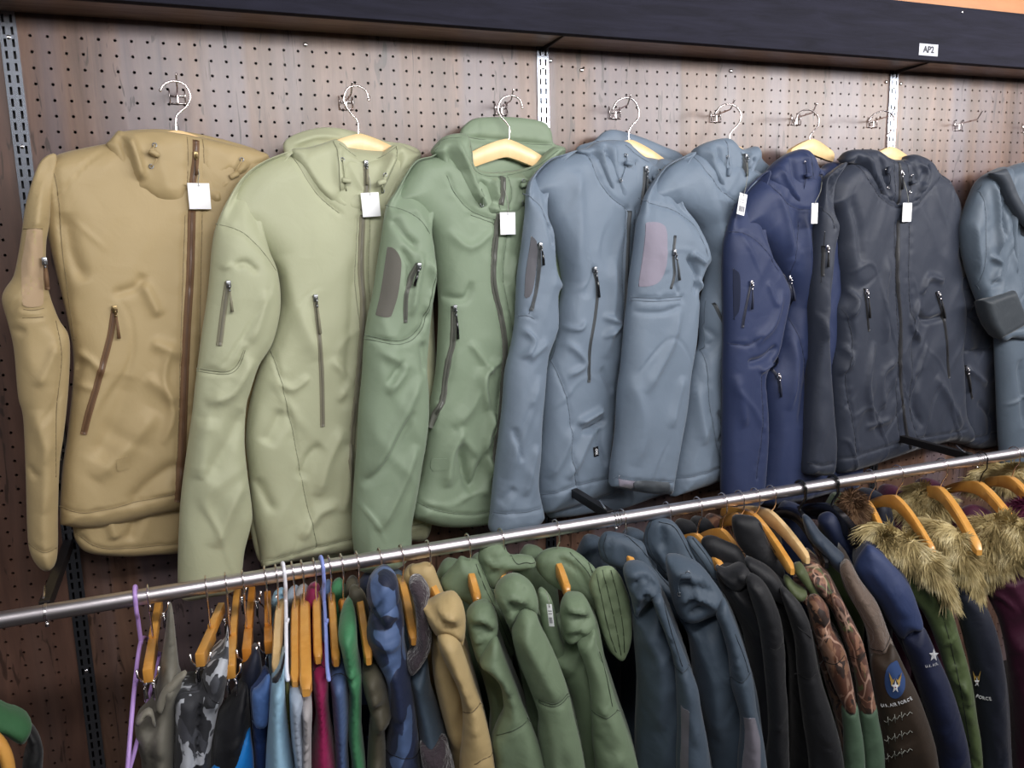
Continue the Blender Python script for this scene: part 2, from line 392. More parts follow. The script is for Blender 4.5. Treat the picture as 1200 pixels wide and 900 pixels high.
def drawcord(pn, pts, mat, knob=None, eyelets=True, metal=None, parent=None, up=.004):
    mb = MB(); q = cr(pairs(list(pts)), 5, False); P = np.array([pn.at(x, y, up) for x, y in q]); mb.tube(P, .0011, 6, 0)
    if eyelets:
        for x, y in (pts[:2], pts[-2:]):
            c = pn.at(x, y, .002); th = np.linspace(0, 2*PI, 13)
            mb.tube([c+.0032*(math.cos(a)*pn.fr.t+math.sin(a)*pn.fr.b) for a in th], .0009, 5, 1, cap=False)
    if knob:
        c = pn.at(knob[0], knob[1], up+.004); a = math.radians(knob[2] if len(knob) > 2 else 10)
        dr = math.cos(a)*pn.fr.t+math.sin(a)*pn.fr.b; mb.tube([c-dr*.0085, c-dr*.007, c+dr*.007, c+dr*.0085], [.003, .0048, .0048, .003], 10, 2)
    return mb.build('drawcord', [mat, metal or M['nickel'], mat], parent or pn.parent)
def card(P, w, h, t, b, n, label, group, string_to=None, barcode=False, tilt=0.):
    """small price card hanging from a thread; P = top centre"""
    P = np.array(P); t = np.array(t, float); b = np.array(b, float); n = np.array(n, float)
    t2 = t*math.cos(tilt)+b*math.sin(tilt); b2 = -t*math.sin(tilt)+b*math.cos(tilt)
    r = empty('price_tag', P, label, 'price tag', group)
    mb = MB(); mb.box(P-b2*h/2, (w/2, .0005, h/2), np.array([t2, n, b2]), 0, .0003); mb.build('card', M['paper'], r, 'auto')
    mb = MB(); th = np.linspace(0, 2*PI, 12)
    mb.tube([P-b2*.004+n*.0007+.0011*(math.cos(a)*t2+math.sin(a)*b2) for a in th], .0004, 5); mb.build('eyelet', M['nickel'], r)
    if barcode:
        mb = MB(); rn = random.Random(3); x = -w*.34
        while x < w*.34:
            k = rn.choice((.0004, .0007, .0011)); mb.box(P-b2*h*.72+t2*x+n*.0007, (k/2, .0002, h*.13), np.array([t2, n, b2])); x += k+rn.choice((.0006, .001))
        for q in (.3, .42): mb.box(P-b2*h*q+n*.0007, (w*.36, .0002, .0006), np.array([t2, n, b2]))
        mb.build('barcode', M['print'], r, False)
    if string_to is not None:
        S = np.array(string_to); A = P-b2*.004
        for_s = MB(); for_s.tube(cr([A, A+b2*.008+n*.002, (A+S)/2+t*.002+n*.003, S], 5, False), .0006, 5); for_s.build('string', M['grey_thread'], r)
    return r
# ---------- pegboard wall: real holes every 25 mm ----------
def perforate(mb, x0, x1, z0, z1, cxs, czs, hole, y, depth, mi=0):
    """sheet at y (facing -y) with holes at the given centres; hole = list of (dx,dz) counter-clockwise seen from the front"""
    hole = np.array(hole); k = len(hole)
    xs = [x0]+[(a+b)/2 for a, b in zip(cxs[:-1], cxs[1:])]+[x1]; zs = [z0]+[(a+b)/2 for a, b in zip(czs[:-1], czs[1:])]+[z1]
    nx, nz = len(cxs), len(czs); V = [(x, y, z) for z in zs for x in xs]; Fs = []; base = len(V)
    for j, cz in enumerate(czs):
        for i, cx in enumerate(cxs):
            o = base+(j*nx+i)*2*k
            V += [(cx+dx, y, cz+dz) for dx, dz in hole]+[(cx+dx, y+depth, cz+dz) for dx, dz in hole]
            c = [j*(nx+1)+i, j*(nx+1)+i+1, (j+1)*(nx+1)+i+1, (j+1)*(nx+1)+i]   # bl br tr tl
            q = k//4                                        # hole starts at angle 225 deg (bottom-left)
            for e in range(4):
                arc = [o+(e*q+m) % k for m in range(q+1)]
                Fs.append((c[e], c[(e+1) % 4], *arc[::-1]))
            for m in range(k): Fs.append((o+m, o+(m+1) % k, o+k+(m+1) % k, o+k+m))
    mb.add(V, Fs, mi)
def board_mat(name, dark, mid, grey, rough):
    m, t, b = newmat(name); L = t.links
    tc = N(t, 'ShaderNodeTexCoord'); mp = N(t, 'ShaderNodeMapping'); mp.inputs['Scale'].default_value = (1, 1, .09); L.new(tc.outputs['Object'], mp.inputs[0])
    n = N(t, 'ShaderNodeTexNoise', i_Scale=34., i_Detail=9., i_Roughness=.62, i_Distortion=.5); L.new(mp.outputs[0], n.inputs['Vector'])
    r = N(t, 'ShaderNodeValToRGB'); r.color_ramp.elements[0].position = .3; r.color_ramp.elements[1].position = .72
    r.color_ramp.elements[0].color = (*lin(dark), 1); r.color_ramp.elements[1].color = (*lin(mid), 1); L.new(n.outputs[0], r.inputs[0])
    mp2 = N(t, 'ShaderNodeMapping'); mp2.inputs['Scale'].default_value = (1, 1, .03); L.new(tc.outputs['Object'], mp2.inputs[0])
    n2 = N(t, 'ShaderNodeTexNoise', i_Scale=11., i_Detail=1.5, i_Distortion=.3); L.new(mp2.outputs[0], n2.inputs['Vector'])
    r2 = N(t, 'ShaderNodeValToRGB'); r2.color_ramp.elements[0].position = .46; r2.color_ramp.elements[1].position = .6; L.new(n2.outputs[0], r2.inputs[0])
    mx = N(t, 'ShaderNodeMix', data_type='RGBA'); L.new(r2.outputs[0], mx.inputs[0]); L.new(r.outputs[0], mx.inputs[6]); mx.inputs[7].default_value = (*lin(grey), 1)
    ms = N(t, 'ShaderNodeMath', operation='MULTIPLY'); L.new(r2.outputs[0], ms.inputs[0]); ms.inputs[1].default_value = .45; L.new(ms.outputs[0], mx.inputs[0])
    # thin dark cracks in the printed grain
    mp3 = N(t, 'ShaderNodeMapping'); mp3.inputs['Scale'].default_value = (1, 1, .16); L.new(tc.outputs['Object'], mp3.inputs[0])
    n3 = N(t, 'ShaderNodeTexNoise', i_Scale=60., i_Detail=3., i_Distortion=1.2); L.new(mp3.outputs[0], n3.inputs['Vector'])
    r3 = N(t, 'ShaderNodeValToRGB'); r3.color_ramp.elements[0].position = .33; r3.color_ramp.elements[1].position = .37; L.new(n3.outputs[0], r3.inputs[0])
    r3.color_ramp.elements[0].color = (.45, .45, .45, 1); r3.color_ramp.elements[1].color = (1, 1, 1, 1)
    mm = N(t, 'ShaderNodeMix', data_type='RGBA', blend_type='MULTIPLY'); mm.inputs[0].default_value = 1; L.new(mx.outputs[2], mm.inputs[6]); L.new(r3.outputs[0], mm.inputs[7])
    L.new(mm.outputs[2], b.inputs['Base Color'])
    bp = N(t, 'ShaderNodeBump', i_Strength=.3, i_Distance=.0012); L.new(n.outputs[0], bp.inputs['Height']); L.new(bp.outputs[0], b.inputs['Normal'])
    b.inputs['Roughness'].default_value = rough; b.inputs['Specular IOR Level'].default_value = .6
    return m
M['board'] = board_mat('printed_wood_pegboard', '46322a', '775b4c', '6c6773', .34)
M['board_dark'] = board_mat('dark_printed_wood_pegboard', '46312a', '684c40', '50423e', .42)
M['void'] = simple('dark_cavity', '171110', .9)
POSTX = [-.03, .907, 1.835]; ROW0 = 1.8713
octo = [(.0026*math.cos(math.radians(225+45*k)), .0026*math.sin(math.radians(225+45*k))) for k in range(8)]
rows = [ROW0-.025*m for m in range(63, -2, -1)]
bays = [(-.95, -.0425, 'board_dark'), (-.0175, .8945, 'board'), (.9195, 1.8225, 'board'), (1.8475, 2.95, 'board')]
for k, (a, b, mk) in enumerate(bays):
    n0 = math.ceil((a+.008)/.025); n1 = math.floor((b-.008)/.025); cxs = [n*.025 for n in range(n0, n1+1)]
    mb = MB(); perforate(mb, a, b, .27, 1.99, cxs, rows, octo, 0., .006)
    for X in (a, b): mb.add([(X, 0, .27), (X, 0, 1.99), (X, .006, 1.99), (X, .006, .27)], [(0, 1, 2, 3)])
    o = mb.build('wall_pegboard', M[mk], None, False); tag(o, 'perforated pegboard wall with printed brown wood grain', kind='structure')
mb = MB(); mb.box((1, .045, 1.0), (2.0, .01, 1.0)); tag(mb.build('wall_back', M['void'], None, False), kind='structure')

# ---------- slotted steel uprights ----------
def upright(X, label, zlo=.27):
    r = empty('slotted_upright', (X, 0, zlo), label, 'shelf upright', 'slotted uprights between the pegboards')
    czs = [1.975-.0185*k for k in range(92)][::-1]; h = [(-.0019, -.0062), (.0019, -.0062), (.0019, .0062), (-.0019, .0062)]
    mb = MB(); perforate(mb, X-.0125, X+.0125, zlo, 1.985, [X-.0058, X+.0058], czs, h, -.004, .0015)
    for s in (-1, 1): mb.add([(X+s*.0125, -.004, zlo), (X+s*.0125, -.004, 1.985), (X+s*.0125, .01, 1.985), (X+s*.0125, .01, zlo)], [(0, 1, 2, 3)])
    mb.build('channel', M['post'], r, False)
    mb = MB(); mb.add([(X-.012, .012, zlo), (X+.012, .012, zlo), (X+.012, .012, 1.985), (X-.012, .012, 1.985)], [(0, 1, 2, 3)]); mb.build('channel_back', M['black_metal'], r, False)
    mb = MB()
    for z in (1.90, 1.73, 1.2, .8): mb.ball((X, -.0045, z-.009), (.0035, .0018, .0035), 0, 6)
    mb.build('screw', M['chrome'], r)
    return r
upright(POSTX[0], 'slotted steel upright at the far left edge of the wall')
upright(POSTX[1], 'shiny slotted upright above the green and grey jackets, middle of the wall')
upright(POSTX[2], 'shiny slotted upright right behind the black jacket hanger')
SCL = ['screw above the tan and sage jackets, leftmost under the shelf', 'screw head right beside the middle bright upright', 'screw head in the pegboard a hand right of the middle upright', 'screw head above the second grey jacket hook', 'screw head just left of the right bright upright', 'screw head just right of the right bright upright']
for k, (x, y) in enumerate([(358, 52), (645, 71), (682, 82), (857, 83), (1039, 96), (1056, 98)]):
    P = aty(x, y, .002); mb = MB(); mb.ball(P, (.004, .0018, .004), 0, 6)
    tag(mb.build('screw', M['chrome'], None, True, P), 'small bright '+SCL[k], 'screw', 'screws along the top of the pegboard')

# ---------- overhead shelf ----------
def painted(name, c1, c2, rough):
    m, t, b = newmat(name); L = t.links; tc = N(t, 'ShaderNodeTexCoord'); mp = N(t, 'ShaderNodeMapping'); mp.inputs['Scale'].default_value = (.12, 1, 1); L.new(tc.outputs['Object'], mp.inputs[0])
    n = N(t, 'ShaderNodeTexNoise', i_Scale=60., i_Detail=6., i_Roughness=.6, i_Distortion=.6); L.new(mp.outputs[0], n.inputs['Vector'])
    r = N(t, 'ShaderNodeValToRGB'); r.color_ramp.elements[0].position = .3; r.color_ramp.elements[1].position = .7
    r.color_ramp.elements[0].color = (*lin(c1), 1); r.color_ramp.elements[1].color = (*lin(c2), 1); L.new(n.outputs[0], r.inputs[0]); L.new(r.outputs[0], b.inputs['Base Color'])
    v = N(t, 'ShaderNodeTexVoronoi', i_Scale=9.); mpv = N(t, 'ShaderNodeMapping'); mpv.inputs['Scale'].default_value = (.5, 1, 1); L.new(tc.outputs['Object'], mpv.inputs[0]); L.new(mpv.outputs[0], v.inputs['Vector'])
    bp = N(t, 'ShaderNodeBump', i_Strength=.35, i_Distance=.002); L.new(n.outputs[0], bp.inputs['Height']); L.new(bp.outputs[0], b.inputs['Normal'])
    b.inputs['Roughness'].default_value = rough; b.inputs['Specular IOR Level'].default_value = .25 if rough > .5 else .7; return m
M['navy_paint'] = painted('navy_stained_timber', '15151f', '21212f', .85)
M['under'] = painted('brown_melamine', '8c7a70', 'a8968a', .25)
M['pine'] = wood('pine_timber', '9c5f30', 'b67c4a', (.3, 2, 2), .5, coat=0)
SD, SZ = .125, 1.9255
sh = empty('overhead_shelf', (1, -.1, SZ), 'long navy stained wooden shelf running above all the jackets', 'shelf')
mb = MB(); FT = (aty(1060, 3.5, SD+.011)[2]+aty(1200, 13.5, SD+.011)[2])/2; mb.box((1.05, -SD, (SZ+FT)/2), (1.95, .011, (FT-SZ)/2), None, 0, .002); mb.build('fascia_board', M['navy_paint'], sh, 'auto')
mb = MB(); mb.box((1.05, -.057, SZ+.0145), (1.95, .057, .009)); mb.box((1.05, -.057, FT-.01), (1.95, .057, .008)); mb.build('shelf_panel', M['under'], sh, False)
for X in POSTX[1:]:
    mb = MB(); ys = [(-.006, SZ+.005), (-.006, SZ-.004), (-.03, SZ-.002), (-.11, SZ+.003), (-.11, SZ+.005)]
    V = [(X+s*.0015, y, z) for s in (-1, 1) for y, z in ys]; mb.add(V, [(0, 1, 2, 3, 4), (9, 8, 7, 6, 5)]+[(k, (k+1) % 5, 5+(k+1) % 5, 5+k) for k in range(5)]); mb.build('bracket', M['black_metal'], sh, False)
mb = MB(); _a, _b = aty(1077, 58, SD+.012), aty(1099, 59, SD+.012); P = (_a+_b)/2; mb.box(P, (abs(_b[0]-_a[0])/2, .0004, .0125)); lb = mb.build('sticker', simple('grey_white_sticker', 'b9bcc8', .6), sh, False)
def text(name, s, size, mat, parent, P, t, b, n, ext=.0002, bold=0.):
    c = bpy.data.curves.new('lettering', 'FONT'); c.body = s; c.size = size; c.extrude = ext; c.align_x = 'CENTER'; c.align_y = 'CENTER'; c.offset = bold; c.resolution_u = 3
    tmp = bpy.data.objects.new('lettering', c); COL.objects.link(tmp); dg = bpy.context.evaluated_depsgraph_get()
    me = bpy.data.meshes.new_from_object(tmp.evaluated_get(dg)); bpy.data.objects.remove(tmp)
    V = np.array([v.co[:] for v in me.vertices]); Fs = [tuple(p.vertices) for p in me.polygons]
    P = np.array(P); mb = MB(); mb.add(P+V[:, :1]*np.array(t)+V[:, 1:2]*np.array(b)+V[:, 2:3]*np.array(n), Fs); return mb.build(name, mat, parent, False)
text('lettering', 'AP2', .019, simple('dark_print', '2c2c34', .6), lb, P+np.array([0, -.0008, 0]), (1, 0, 0), (0, 0, 1), (0, -1, 0), bold=.0006)
for k, (x, y) in enumerate([(1128, 14), (965, 22)][:1]):
    P = aty(x, y, SD+.012); mb = MB(); mb.ball(P, (.003, .0012, .003), 0, 6); mb.build('nail', M['chrome'], sh)
pk = MB(); pk.box((1.9, -.075, FT+.0555), (1.2, .05, .055), None, 0, .002)
tag(pk.build('timber_beam', M['pine'], None, 'auto', (1.9, -.075, FT+.05)), 'pale orange pine beam above the navy shelf, top right corner', 'beam')

# ---------- wire peg hooks ----------
def peghook(X, Z, label):
    r = empty('peg_hook', (X, -.003, Z), label, 'hook', 'wire hooks in the pegboard'); q = .0011
    mb = MB()
    for z, y in ((Z+.002, -.004), (Z-.0105, -.004)): mb.tube([(X-.0128, y, z), (X+.0128, y, z)], q, 6)
    for s in (-1, 1):
        mb.tube([(X+s*.0125, -.004, Z-.0105), (X+s*.0125, -.003, Z+.006), (X+s*.0125, -.001, Z+.0125), (X+s*.0125, .006, Z+.0135)], q, 6)
        mb.tube([(X+s*.0125, -.004, Z-.0105), (X+s*.0125, .008, Z-.0125)], q, 6)
    mb.build('back_wire', M['wire'], r)
    mb = MB(); P = cr([(X, -.0055, Z-.012), (X, -.0057, Z+.002), (X, -.0075, Z+.0045), (X, -.03, Z+.0065), (X, -.054, Z+.0085), (X, -.058, Z+.0115), (X, -.0635, Z+.019), (X, -.068, Z+.026)], 5, False)
    mb.tube(P, .0015, 8); mb.ball(P[-1], .0019, 0, 6); mb.build('prong', M['wire'], r)
HOOKS = [(.2149, 'peg hook holding the tan jacket hanger'), (.506, 'peg hook holding the sage green jacket hanger'), (.815, 'peg hook holding the dark green jacket hanger'), (1.071, 'peg hook above the first grey jacket'), (1.324, 'peg hook above the second grey jacket'), (1.545, 'peg hook above the navy jacket'), (1.775, 'peg hook above the black jacket, beside the bright upright'), (2.056, 'empty peg hook right of the bright upright'), (2.300, 'peg hook cut by the right edge of the photo')]
for X, l in HOOKS: peghook(X, 1.808, l)

# ---------- clothes rail ----------
RD, RZ, RR = .30, 1.0335, .0123
rl = empty('clothes_rail', (1., -RD, RZ), 'long polished steel clothes rail running across in front of the wall', 'clothes rail')
mb = MB(); mb.tube([(-.75+.1*k, -RD, RZ) for k in range(36)], RR, 32, up=(0, 0, 1)); mb.build('tube', M['rail'], rl)
for X in POSTX:
    mb = MB(); mb.box((X-.003, -.145, RZ+.004), (.0075, .141, .0085), None, 0, .001)
    br = mb.build('support_arm', M['black_metal'], rl, False)
    mb = MB()
    for dx in (-.0055, .0, .0055) if X > .5 else (-.001, .001):
        th = np.linspace(0, 2*PI, 25)
        mb.tube([(X+dx, -RD+(RR+.0006)*math.cos(a), RZ+(RR+.0006)*math.sin(a)) for a in th], .0011, 6, cap=False)
    mb.tube([(X-.006, -RD+.012, RZ+.004), (X-.006, -RD+.05, RZ+.022)], .0022, 6); mb.tube([(X, -RD, RZ-RR-.001), (X, -RD-.004, RZ-RR-.008)], .003, 6)
    mb.build('clamp', M['chrome'], br)

M['floor'] = wood('dark_floor', '2a2420', '3a322c', (1, 1, 1), .6, coat=0)
mb = MB(); mb.box((1., -1.9, -.01), (2.4, 1.96, .01)); tag(mb.build('floor', M['floor'], None, False), kind='structure')
mb = MB(); mb.box((1., .006, .135), (1.95, .006, .135)); tag(mb.build('baseboard_back', M['void'], None, False), kind='structure')
# ---------- jackets on the peg hooks ----------
def wood_hanger(name, fr, off, cu, top, half, mat, label, group, wire, wire_mat='wire', drop=.07, hgt=.034, thick=.007, parent_loc=None, cat='clothes hanger'):
    """curved wooden coat hanger: arms in frame fr, top centre at (cu, top); wire = list of 3D points"""
    r = empty(name, fr.P((cu, top), off)[0], label, cat, group)
    n = 24; us = np.linspace(-half, half, 2*n+1); a = np.abs(us)/half
    zt = top - drop*(a**1.35) ; hh = hgt*(1-.35*a**2); hh[0] *= .55; hh[-1] *= .55; zt[0] -= .003; zt[-1] -= .003
    th = thick*(1-.1*a); V = []; prof = [(-1, .15), (-.75, .0), (.75, 0), (1, .15), (1, .85), (.75, 1), (-.75, 1), (-1, .85)]
    for k, u in enumerate(us):
        bow = 0
        for s, q in prof: V.append(fr.P((cu+u, zt[k]-hh[k]*q), off+s*th[k]+bow)[0])
    m = len(us); Fs = [(i*8+k, i*8+(k+1) % 8, (i+1)*8+(k+1) % 8, (i+1)*8+k) for i in range(m-1) for k in range(8)]+[tuple(range(8))[::-1], tuple((m-1)*8+k for k in range(8))]
    mb = MB(); mb.add(V, Fs); mb.build('wooden_body', M[mat], r, 'auto')
    mb = MB(); mb.tube(resample(cr(wire, 6, False), .003), .0017, 8); e = wire[0]; mb.ball(e, .0026, 0, 6); mb.build('hook', M[wire_mat], r)
    return r
TAPE = {}
def tape(col, coil=None):
    k = (col, coil)
    if k not in TAPE: TAPE[k] = (simple('zip_tape_'+col, col, .7), simple('zip_coil_'+(coil or col), coil or col, .4))
    return TAPE[k]
JW = '%s softshell jacket'
JG = 'hooded jackets hanging on the wall hooks'

def jacket(hook, col, label, name='hooded_jacket', phi=11, d=.064, **fb):
    A = aty(hook[0], hook[1], d); fr = Frame(A, phi); r = empty(name, A, label, 'jacket', JG)
    mat = fabric('softshell_'+col, col, fb.get('rough', .6), fb.get('bump', .13), sheen=fb.get('sheen', .15), spec=fb.get('spec', .45))
    c = lin(col); dk = tuple(x*.55 for x in c)
    m, t, b = newmat('thread_'+col); b.inputs['Base Color'].default_value = (*dk, 1); b.inputs['Roughness'].default_value = .7
    return fr, r, mat, m
H = (wood_hanger)
def hang(fr, hook, wirepx, top, label, half=.185, mat='hanger_pale', dz=0, off=.0):
    A = fr.A; cu, tv = fr.uv(top[0], top[1], off)
    wire = [fr.P(fr.uv(x, y, 0), 0)[0] for x, y in pairs(wirepx)]
    wood_hanger('wooden_hanger', fr, off, cu, tv, half, mat, label, 'wooden hangers on the wall hooks', wire, drop=.085*(half/.185)**1.3)
TAGG = 'white price tags on the wall jackets'
def hangtag(pn, x, y, wpx, hpx, label, tie=None, up=.008, tilt=0., barcode=False):
    P = pn.at(x, y, .008)
    if up > .01: P = aty(x, y, -P[1]+up)
    s = float((P-CAM)@_w)/F
    return card(P, wpx*s*1.03, hpx*s*1.03, pn.fr.t, pn.fr.b, pn.fr.n, label, TAGG, pn.at(tie[0], tie[1], .006) if tie else None, barcode, tilt)

# --- tan jacket ---
fr, r, mt, th = jacket((207, 100), 'a8946c', 'tan hooded softshell jacket with brown zipper, leftmost on the wall')
tp = tape('6e5238', '5c4330')
Panel('back_panel', r, mt, [84,560, 85,615, 90,636, 105,648, 146,652, 182,650, 210,648, 260,640, 300,628, 318,600, 322,560, 200,540], fr, -.012, .016, .012, .025, seams=[[90,626, 115,640, 150,641, 210,636, 300,618]], thread=th, seed=4, strokes=[([125,600, 135,630], .01, .006), ([160,600, 150,632], .01, -.005)])
ts = Panel('torso', r, mt, [138,166, 100,173, 68,181, 52,192, 44,212, 50,250, 66,320, 80,380, 86,430, 80,500, 73,550, 70,592, 70,614,70,614, 92,618, 110,618, 138,613, 171,605, 209,597, 240,590, 300,582, 330,575, 338,500, 335,400, 330,300, 335,230, 330,200, 310,184, 280,172, 230,160, 180,158], fr, 0, .036, .02, .05, fold=.004, seed=7, thread=th,
    seams=[[70,596, 94,600, 120,597, 160,588, 209,577, 280,566, 334,556], [216,252, 211,400, 208,500, 204,585], [236,250, 232,420, 222,560], [60,190, 68,230, 74,300, 88,400]],
    strokes=[([75,250, 85,300, 100,330], .012, -.007), ([165,330, 185,370], .010, .005), ([175,400, 212,415], .012, .005), ([170,440, 205,470], .012, .004), ([100,420, 88,440, 84,470], .008, -.006),
             ([180,480, 150,520, 110,560], .018, .006), ([210,540, 180,560, 150,590], .015, -.006), ([150,440, 130,500, 110,540], .02, -.005), ([130,345, 160,335, 165,320], .008, -.004), ([90,410, 115,430, 118,440], .006, .004), ([88,450, 110,455], .006, .003), ([200,400, 190,440, 200,480, 190,520], .008, .005)])
sl = Panel('sleeve', r, mt, [66,181, 50,186, 40,205, 30,240, 25,275, 20,305, 15,325, 6,338, 2,352, 9,378, 16,409, 21,464, 27,490, 30,556, 32,625, 36,650, 46,665, 57,668, 67,652, 68,598, 70,543, 74,515, 79,470, 82,420, 80,392, 68,372, 56,335, 54,290, 58,262, 60,235, 64,210], fr, .022, .03, .03, .035, fold=.0045, sink=((62,184),(50,275),.018), seed=12, thread=th, fscale=1.2,
    seams=[[28,268, 50,268], [27,362, 38,363, 51,361], [26,372, 50,371], [66,376, 72,420, 66,480, 66,560], [34,640, 50,646, 67,644]],
    strokes=[([58,255, 62,290], .008, -.006), ([57,330, 66,352], .006, .005), ([52,350, 64,362], .005, -.004), ([40,480, 55,540, 50,600], .012, .004), ([30,545, 44,560], .006, -.004), ([66,402, 50,440, 40,450], .008, .004), ([12,385, 30,390], .006, -.003)])
M['velcro_tan'] = fabric('velcro_tan', 'ac9477', .9, .05, sheen=.5)
sl.patch('sleeve_patch', M['velcro_tan'], [28,268,28,268, 50,268,50,268, 51,300, 51,358,51,358, 38,360, 26,359,26,359, 25,310], .0012)
zipper(sl, [51,304, 54,320, 56,340], *tp, name='sleeve_zipper', width=.008, pull=(52, 306), pulldir=(3, 16))
zipper(ts, [225,246, 223,320, 219,390, 216,460, 213,540, 209,588], *tp, width=.014)
zipper(ts, [134,362, 129,395, 117,440, 104,485, 98,509], *tp, name='pocket_zipper', width=.011, pull=(134, 362), pulldir=(5, 18), metal=M['brass'])
ts.patch('hem_patch', mt, [136,538,136,538, 151,534,151,534, 152,549,152,549, 137,553,137,553], .0012)
Panel('hood_back', r, mt, [140,160, 150,153, 200,152, 260,163, 310,180, 315,200, 260,220, 180,215, 145,190], fr, -.018, .012, .01, .02, seed=3)
hd = Panel('hood', r, mt, [138,153, 128,165, 125,170, 136,192, 152,215, 172,231, 194,240, 217,245, 242,243, 265,243, 280,225, 296,205, 315,184, 296,175, 264,168, 242,163, 215,157, 182,153, 152,154,140,153], fr, .018, .020, .03, .03, fold=.003, seed=9, thread=th,
    seams=[[220,160, 220,200, 217,243], [238,163, 239,200, 240,240]],
    strokes=[([149,158, 158,185, 165,212], .009, .010), ([140,158, 150,185, 160,218], .006, -.008), ([165,222, 180,235], .007, -.004), ([262,200, 275,215, 255,232], .012, -.010), ([290,190, 272,208, 250,238], .009, .008), ([182,160, 190,200, 200,235], .02, .004)])
zipper(hd, [230,164, 229,190, 226,215, 225,244], *tp, width=.012, pull=(229, 182), pulldir=(1, 12), metal=M['brass'])
drawcord(hd, [181,170, 177,180, 183,187, 177,195], mt, (180, 180, -30)); drawcord(hd, [283,187, 278,196, 272,207], mt, (273, 206, 25))
hangtag(hd, 231, 215, 24, 29, 'white price tag on the tan jacket, leftmost of the tags', (229, 190))
hang(fr, None, [188,106, 192,99, 203,95, 216,99, 223,112, 219,124, 208,134, 206,142, 207,158], (207, 153), 'wooden hanger with bright wire hook inside the tan jacket', half=.12)

# --- sage jacket ---
fr, r, mt, th = jacket((415, 106), 'a6a98c', 'pale sage green hooded softshell jacket, second from the left on the wall')
tp = tape('7f7c68', '6d6a5c')
Panel('back_panel', r, mt, [300,560, 300,650, 330,658, 420,650, 480,630, 500,600, 500,520, 400,500], fr, -.012, .014, .012, .025, seed=4)
ts = Panel('torso', r, mt, [345,178, 322,184, 300,195, 282,211, 267,235, 256,261, 270,266, 286,274, 306,293, 322,316, 327,340, 327,362, 317,401, 303,434, 292,476, 288,515, 291,551, 297,609, 303,640, 306,664,306,664, 340,657, 380,650, 417,645, 470,634, 500,627, 508,560, 510,450, 505,330, 510,260, 520,220, 500,195, 470,180, 430,176, 390,172], fr, 0, .036, .02, .05, fold=.004, seed=21, thread=th,
    seams=[[317,401, 326,437, 336,478, 344,513, 355,574, 370,640], [308,661, 340,650, 372,640, 416,629, 500,610], [417,256, 415,330, 420,400, 414,480, 410,560, 416,626], [432,256, 430,330, 434,380], [341,178, 356,208, 374,232, 396,250]],
    strokes=[([385,420, 405,445, 395,470], .01, .005), ([360,440, 340,455, 320,445], .008, .004), ([375,520, 360,535, 350,560], .012, -.006), ([400,500, 380,540, 370,580], .015, .006), ([330,480, 310,520], .014, -.005), ([395,590, 370,600, 350,630], .012, .005), ([330,300, 345,360, 370,420], .02, .005), ([400,600, 405,560, 408,520], .012, .006), ([412,300, 408,400, 400,480], .012, -.005), ([300,560, 320,600], .01, -.004)])
sl = Panel('sleeve', r, mt, [345,176, 322,183, 300,194, 282,210, 266,236, 255,260, 249,285, 244,340, 236,395, 229,450, 225,487, 219,529, 212,584, 209,640, 209,690, 216,703, 240,700, 268,694, 281,680, 286,645, 293,617, 295,598, 289,551, 286,515, 288,476, 293,457, 303,428, 319,401, 328,360, 325,320, 314,290, 306,250, 315,210, 335,188], fr, .022, .034, .03, .05, fold=.004, sink=((312,190),(285,300),.05), seed=33, thread=th, fscale=.9,
    seams=[[255,262, 270,266, 286,274, 306,293, 325,317], [232,433, 262,435, 276,428, 284,409], [232,436, 263,438, 278,430, 286,410]],
    strokes=[([300,200, 310,240, 322,290], .012, .006), ([272,312, 285,308, 300,320], .006, -.004), ([258,315, 268,309], .005, .003), ([295,420, 270,460, 240,470], .012, .006), ([285,480, 265,520, 240,560], .018, -.006), ([290,560, 270,590, 250,640], .015, .005), ([240,490, 235,560], .02, .006), ([310,340, 300,380, 290,400], .01, .004)])
zipper(sl, [267,331, 262,365, 257,405], *tp, name='sleeve_zipper', width=.010, pull=(267, 333), pulldir=(4, 17))
zipper(ts, [425,252, 423,313, 426,368, 420,440, 412,520, 414,600], *tp, width=.012)
zipper(ts, [369,347, 374,395, 377,440, 378,500], *tp, name='pocket_zipper', width=.010, pull=(369, 349), pulldir=(5, 22))
Panel('hood_back', r, mt, [332,174, 336,163, 355,154, 383,149, 416,154, 451,165, 476,169, 493,180, 480,200, 430,210, 360,200, 340,190], fr, -.022, .012, .01, .02, seed=3, strokes=[([340,170, 370,160, 400,162], .006, .005)])
hd = Panel('hood', r, mt, [341,177, 360,173, 378,168, 392,163,392,163, 402,168, 410,176, 426,184, 438,184, 448,180, 456,173, 466,169, 480,175, 493,181,493,181, 478,200, 466,225, 455,251, 438,254, 421,254, 394,248, 372,229, 355,206], fr, .018, .020, .03, .025, fold=.003, seed=41, thread=th,
    seams=[[392,165, 394,190, 396,220, 408,240, 396,250], [398,168, 412,179, 426,187, 447,184, 465,172], [466,171, 462,195, 450,225]],
    strokes=[([395,170, 394,200, 398,225], .008, .006), ([350,185, 370,215, 390,235], .012, .005), ([460,180, 448,205, 438,225], .009, .010), ([470,178, 462,200, 445,235], .006, -.007), ([410,190, 414,215, 400,235], .01, -.004)])
zipper(hd, [428,188, 429,205, 429,225, 424,253], *tp, width=.011, pull=(428, 192), pulldir=(1, 13))
drawcord(hd, [401,187, 403,205, 405,224], mt, (404, 212, -5)); drawcord(hd, [451,205, 447,214, 448,224], mt, (445, 214, 15))
hangtag(hd, 431, 226, 22, 27, 'white price tag on the pale sage green jacket', (429, 200), tilt=.05)
hang(fr, None, [432,117, 429,107, 420,101, 408,103, 403,113, 404,122, 412,134, 419,143, 420,160], (421, 157), 'pale wooden hanger at the neck of the sage green jacket', half=.12)

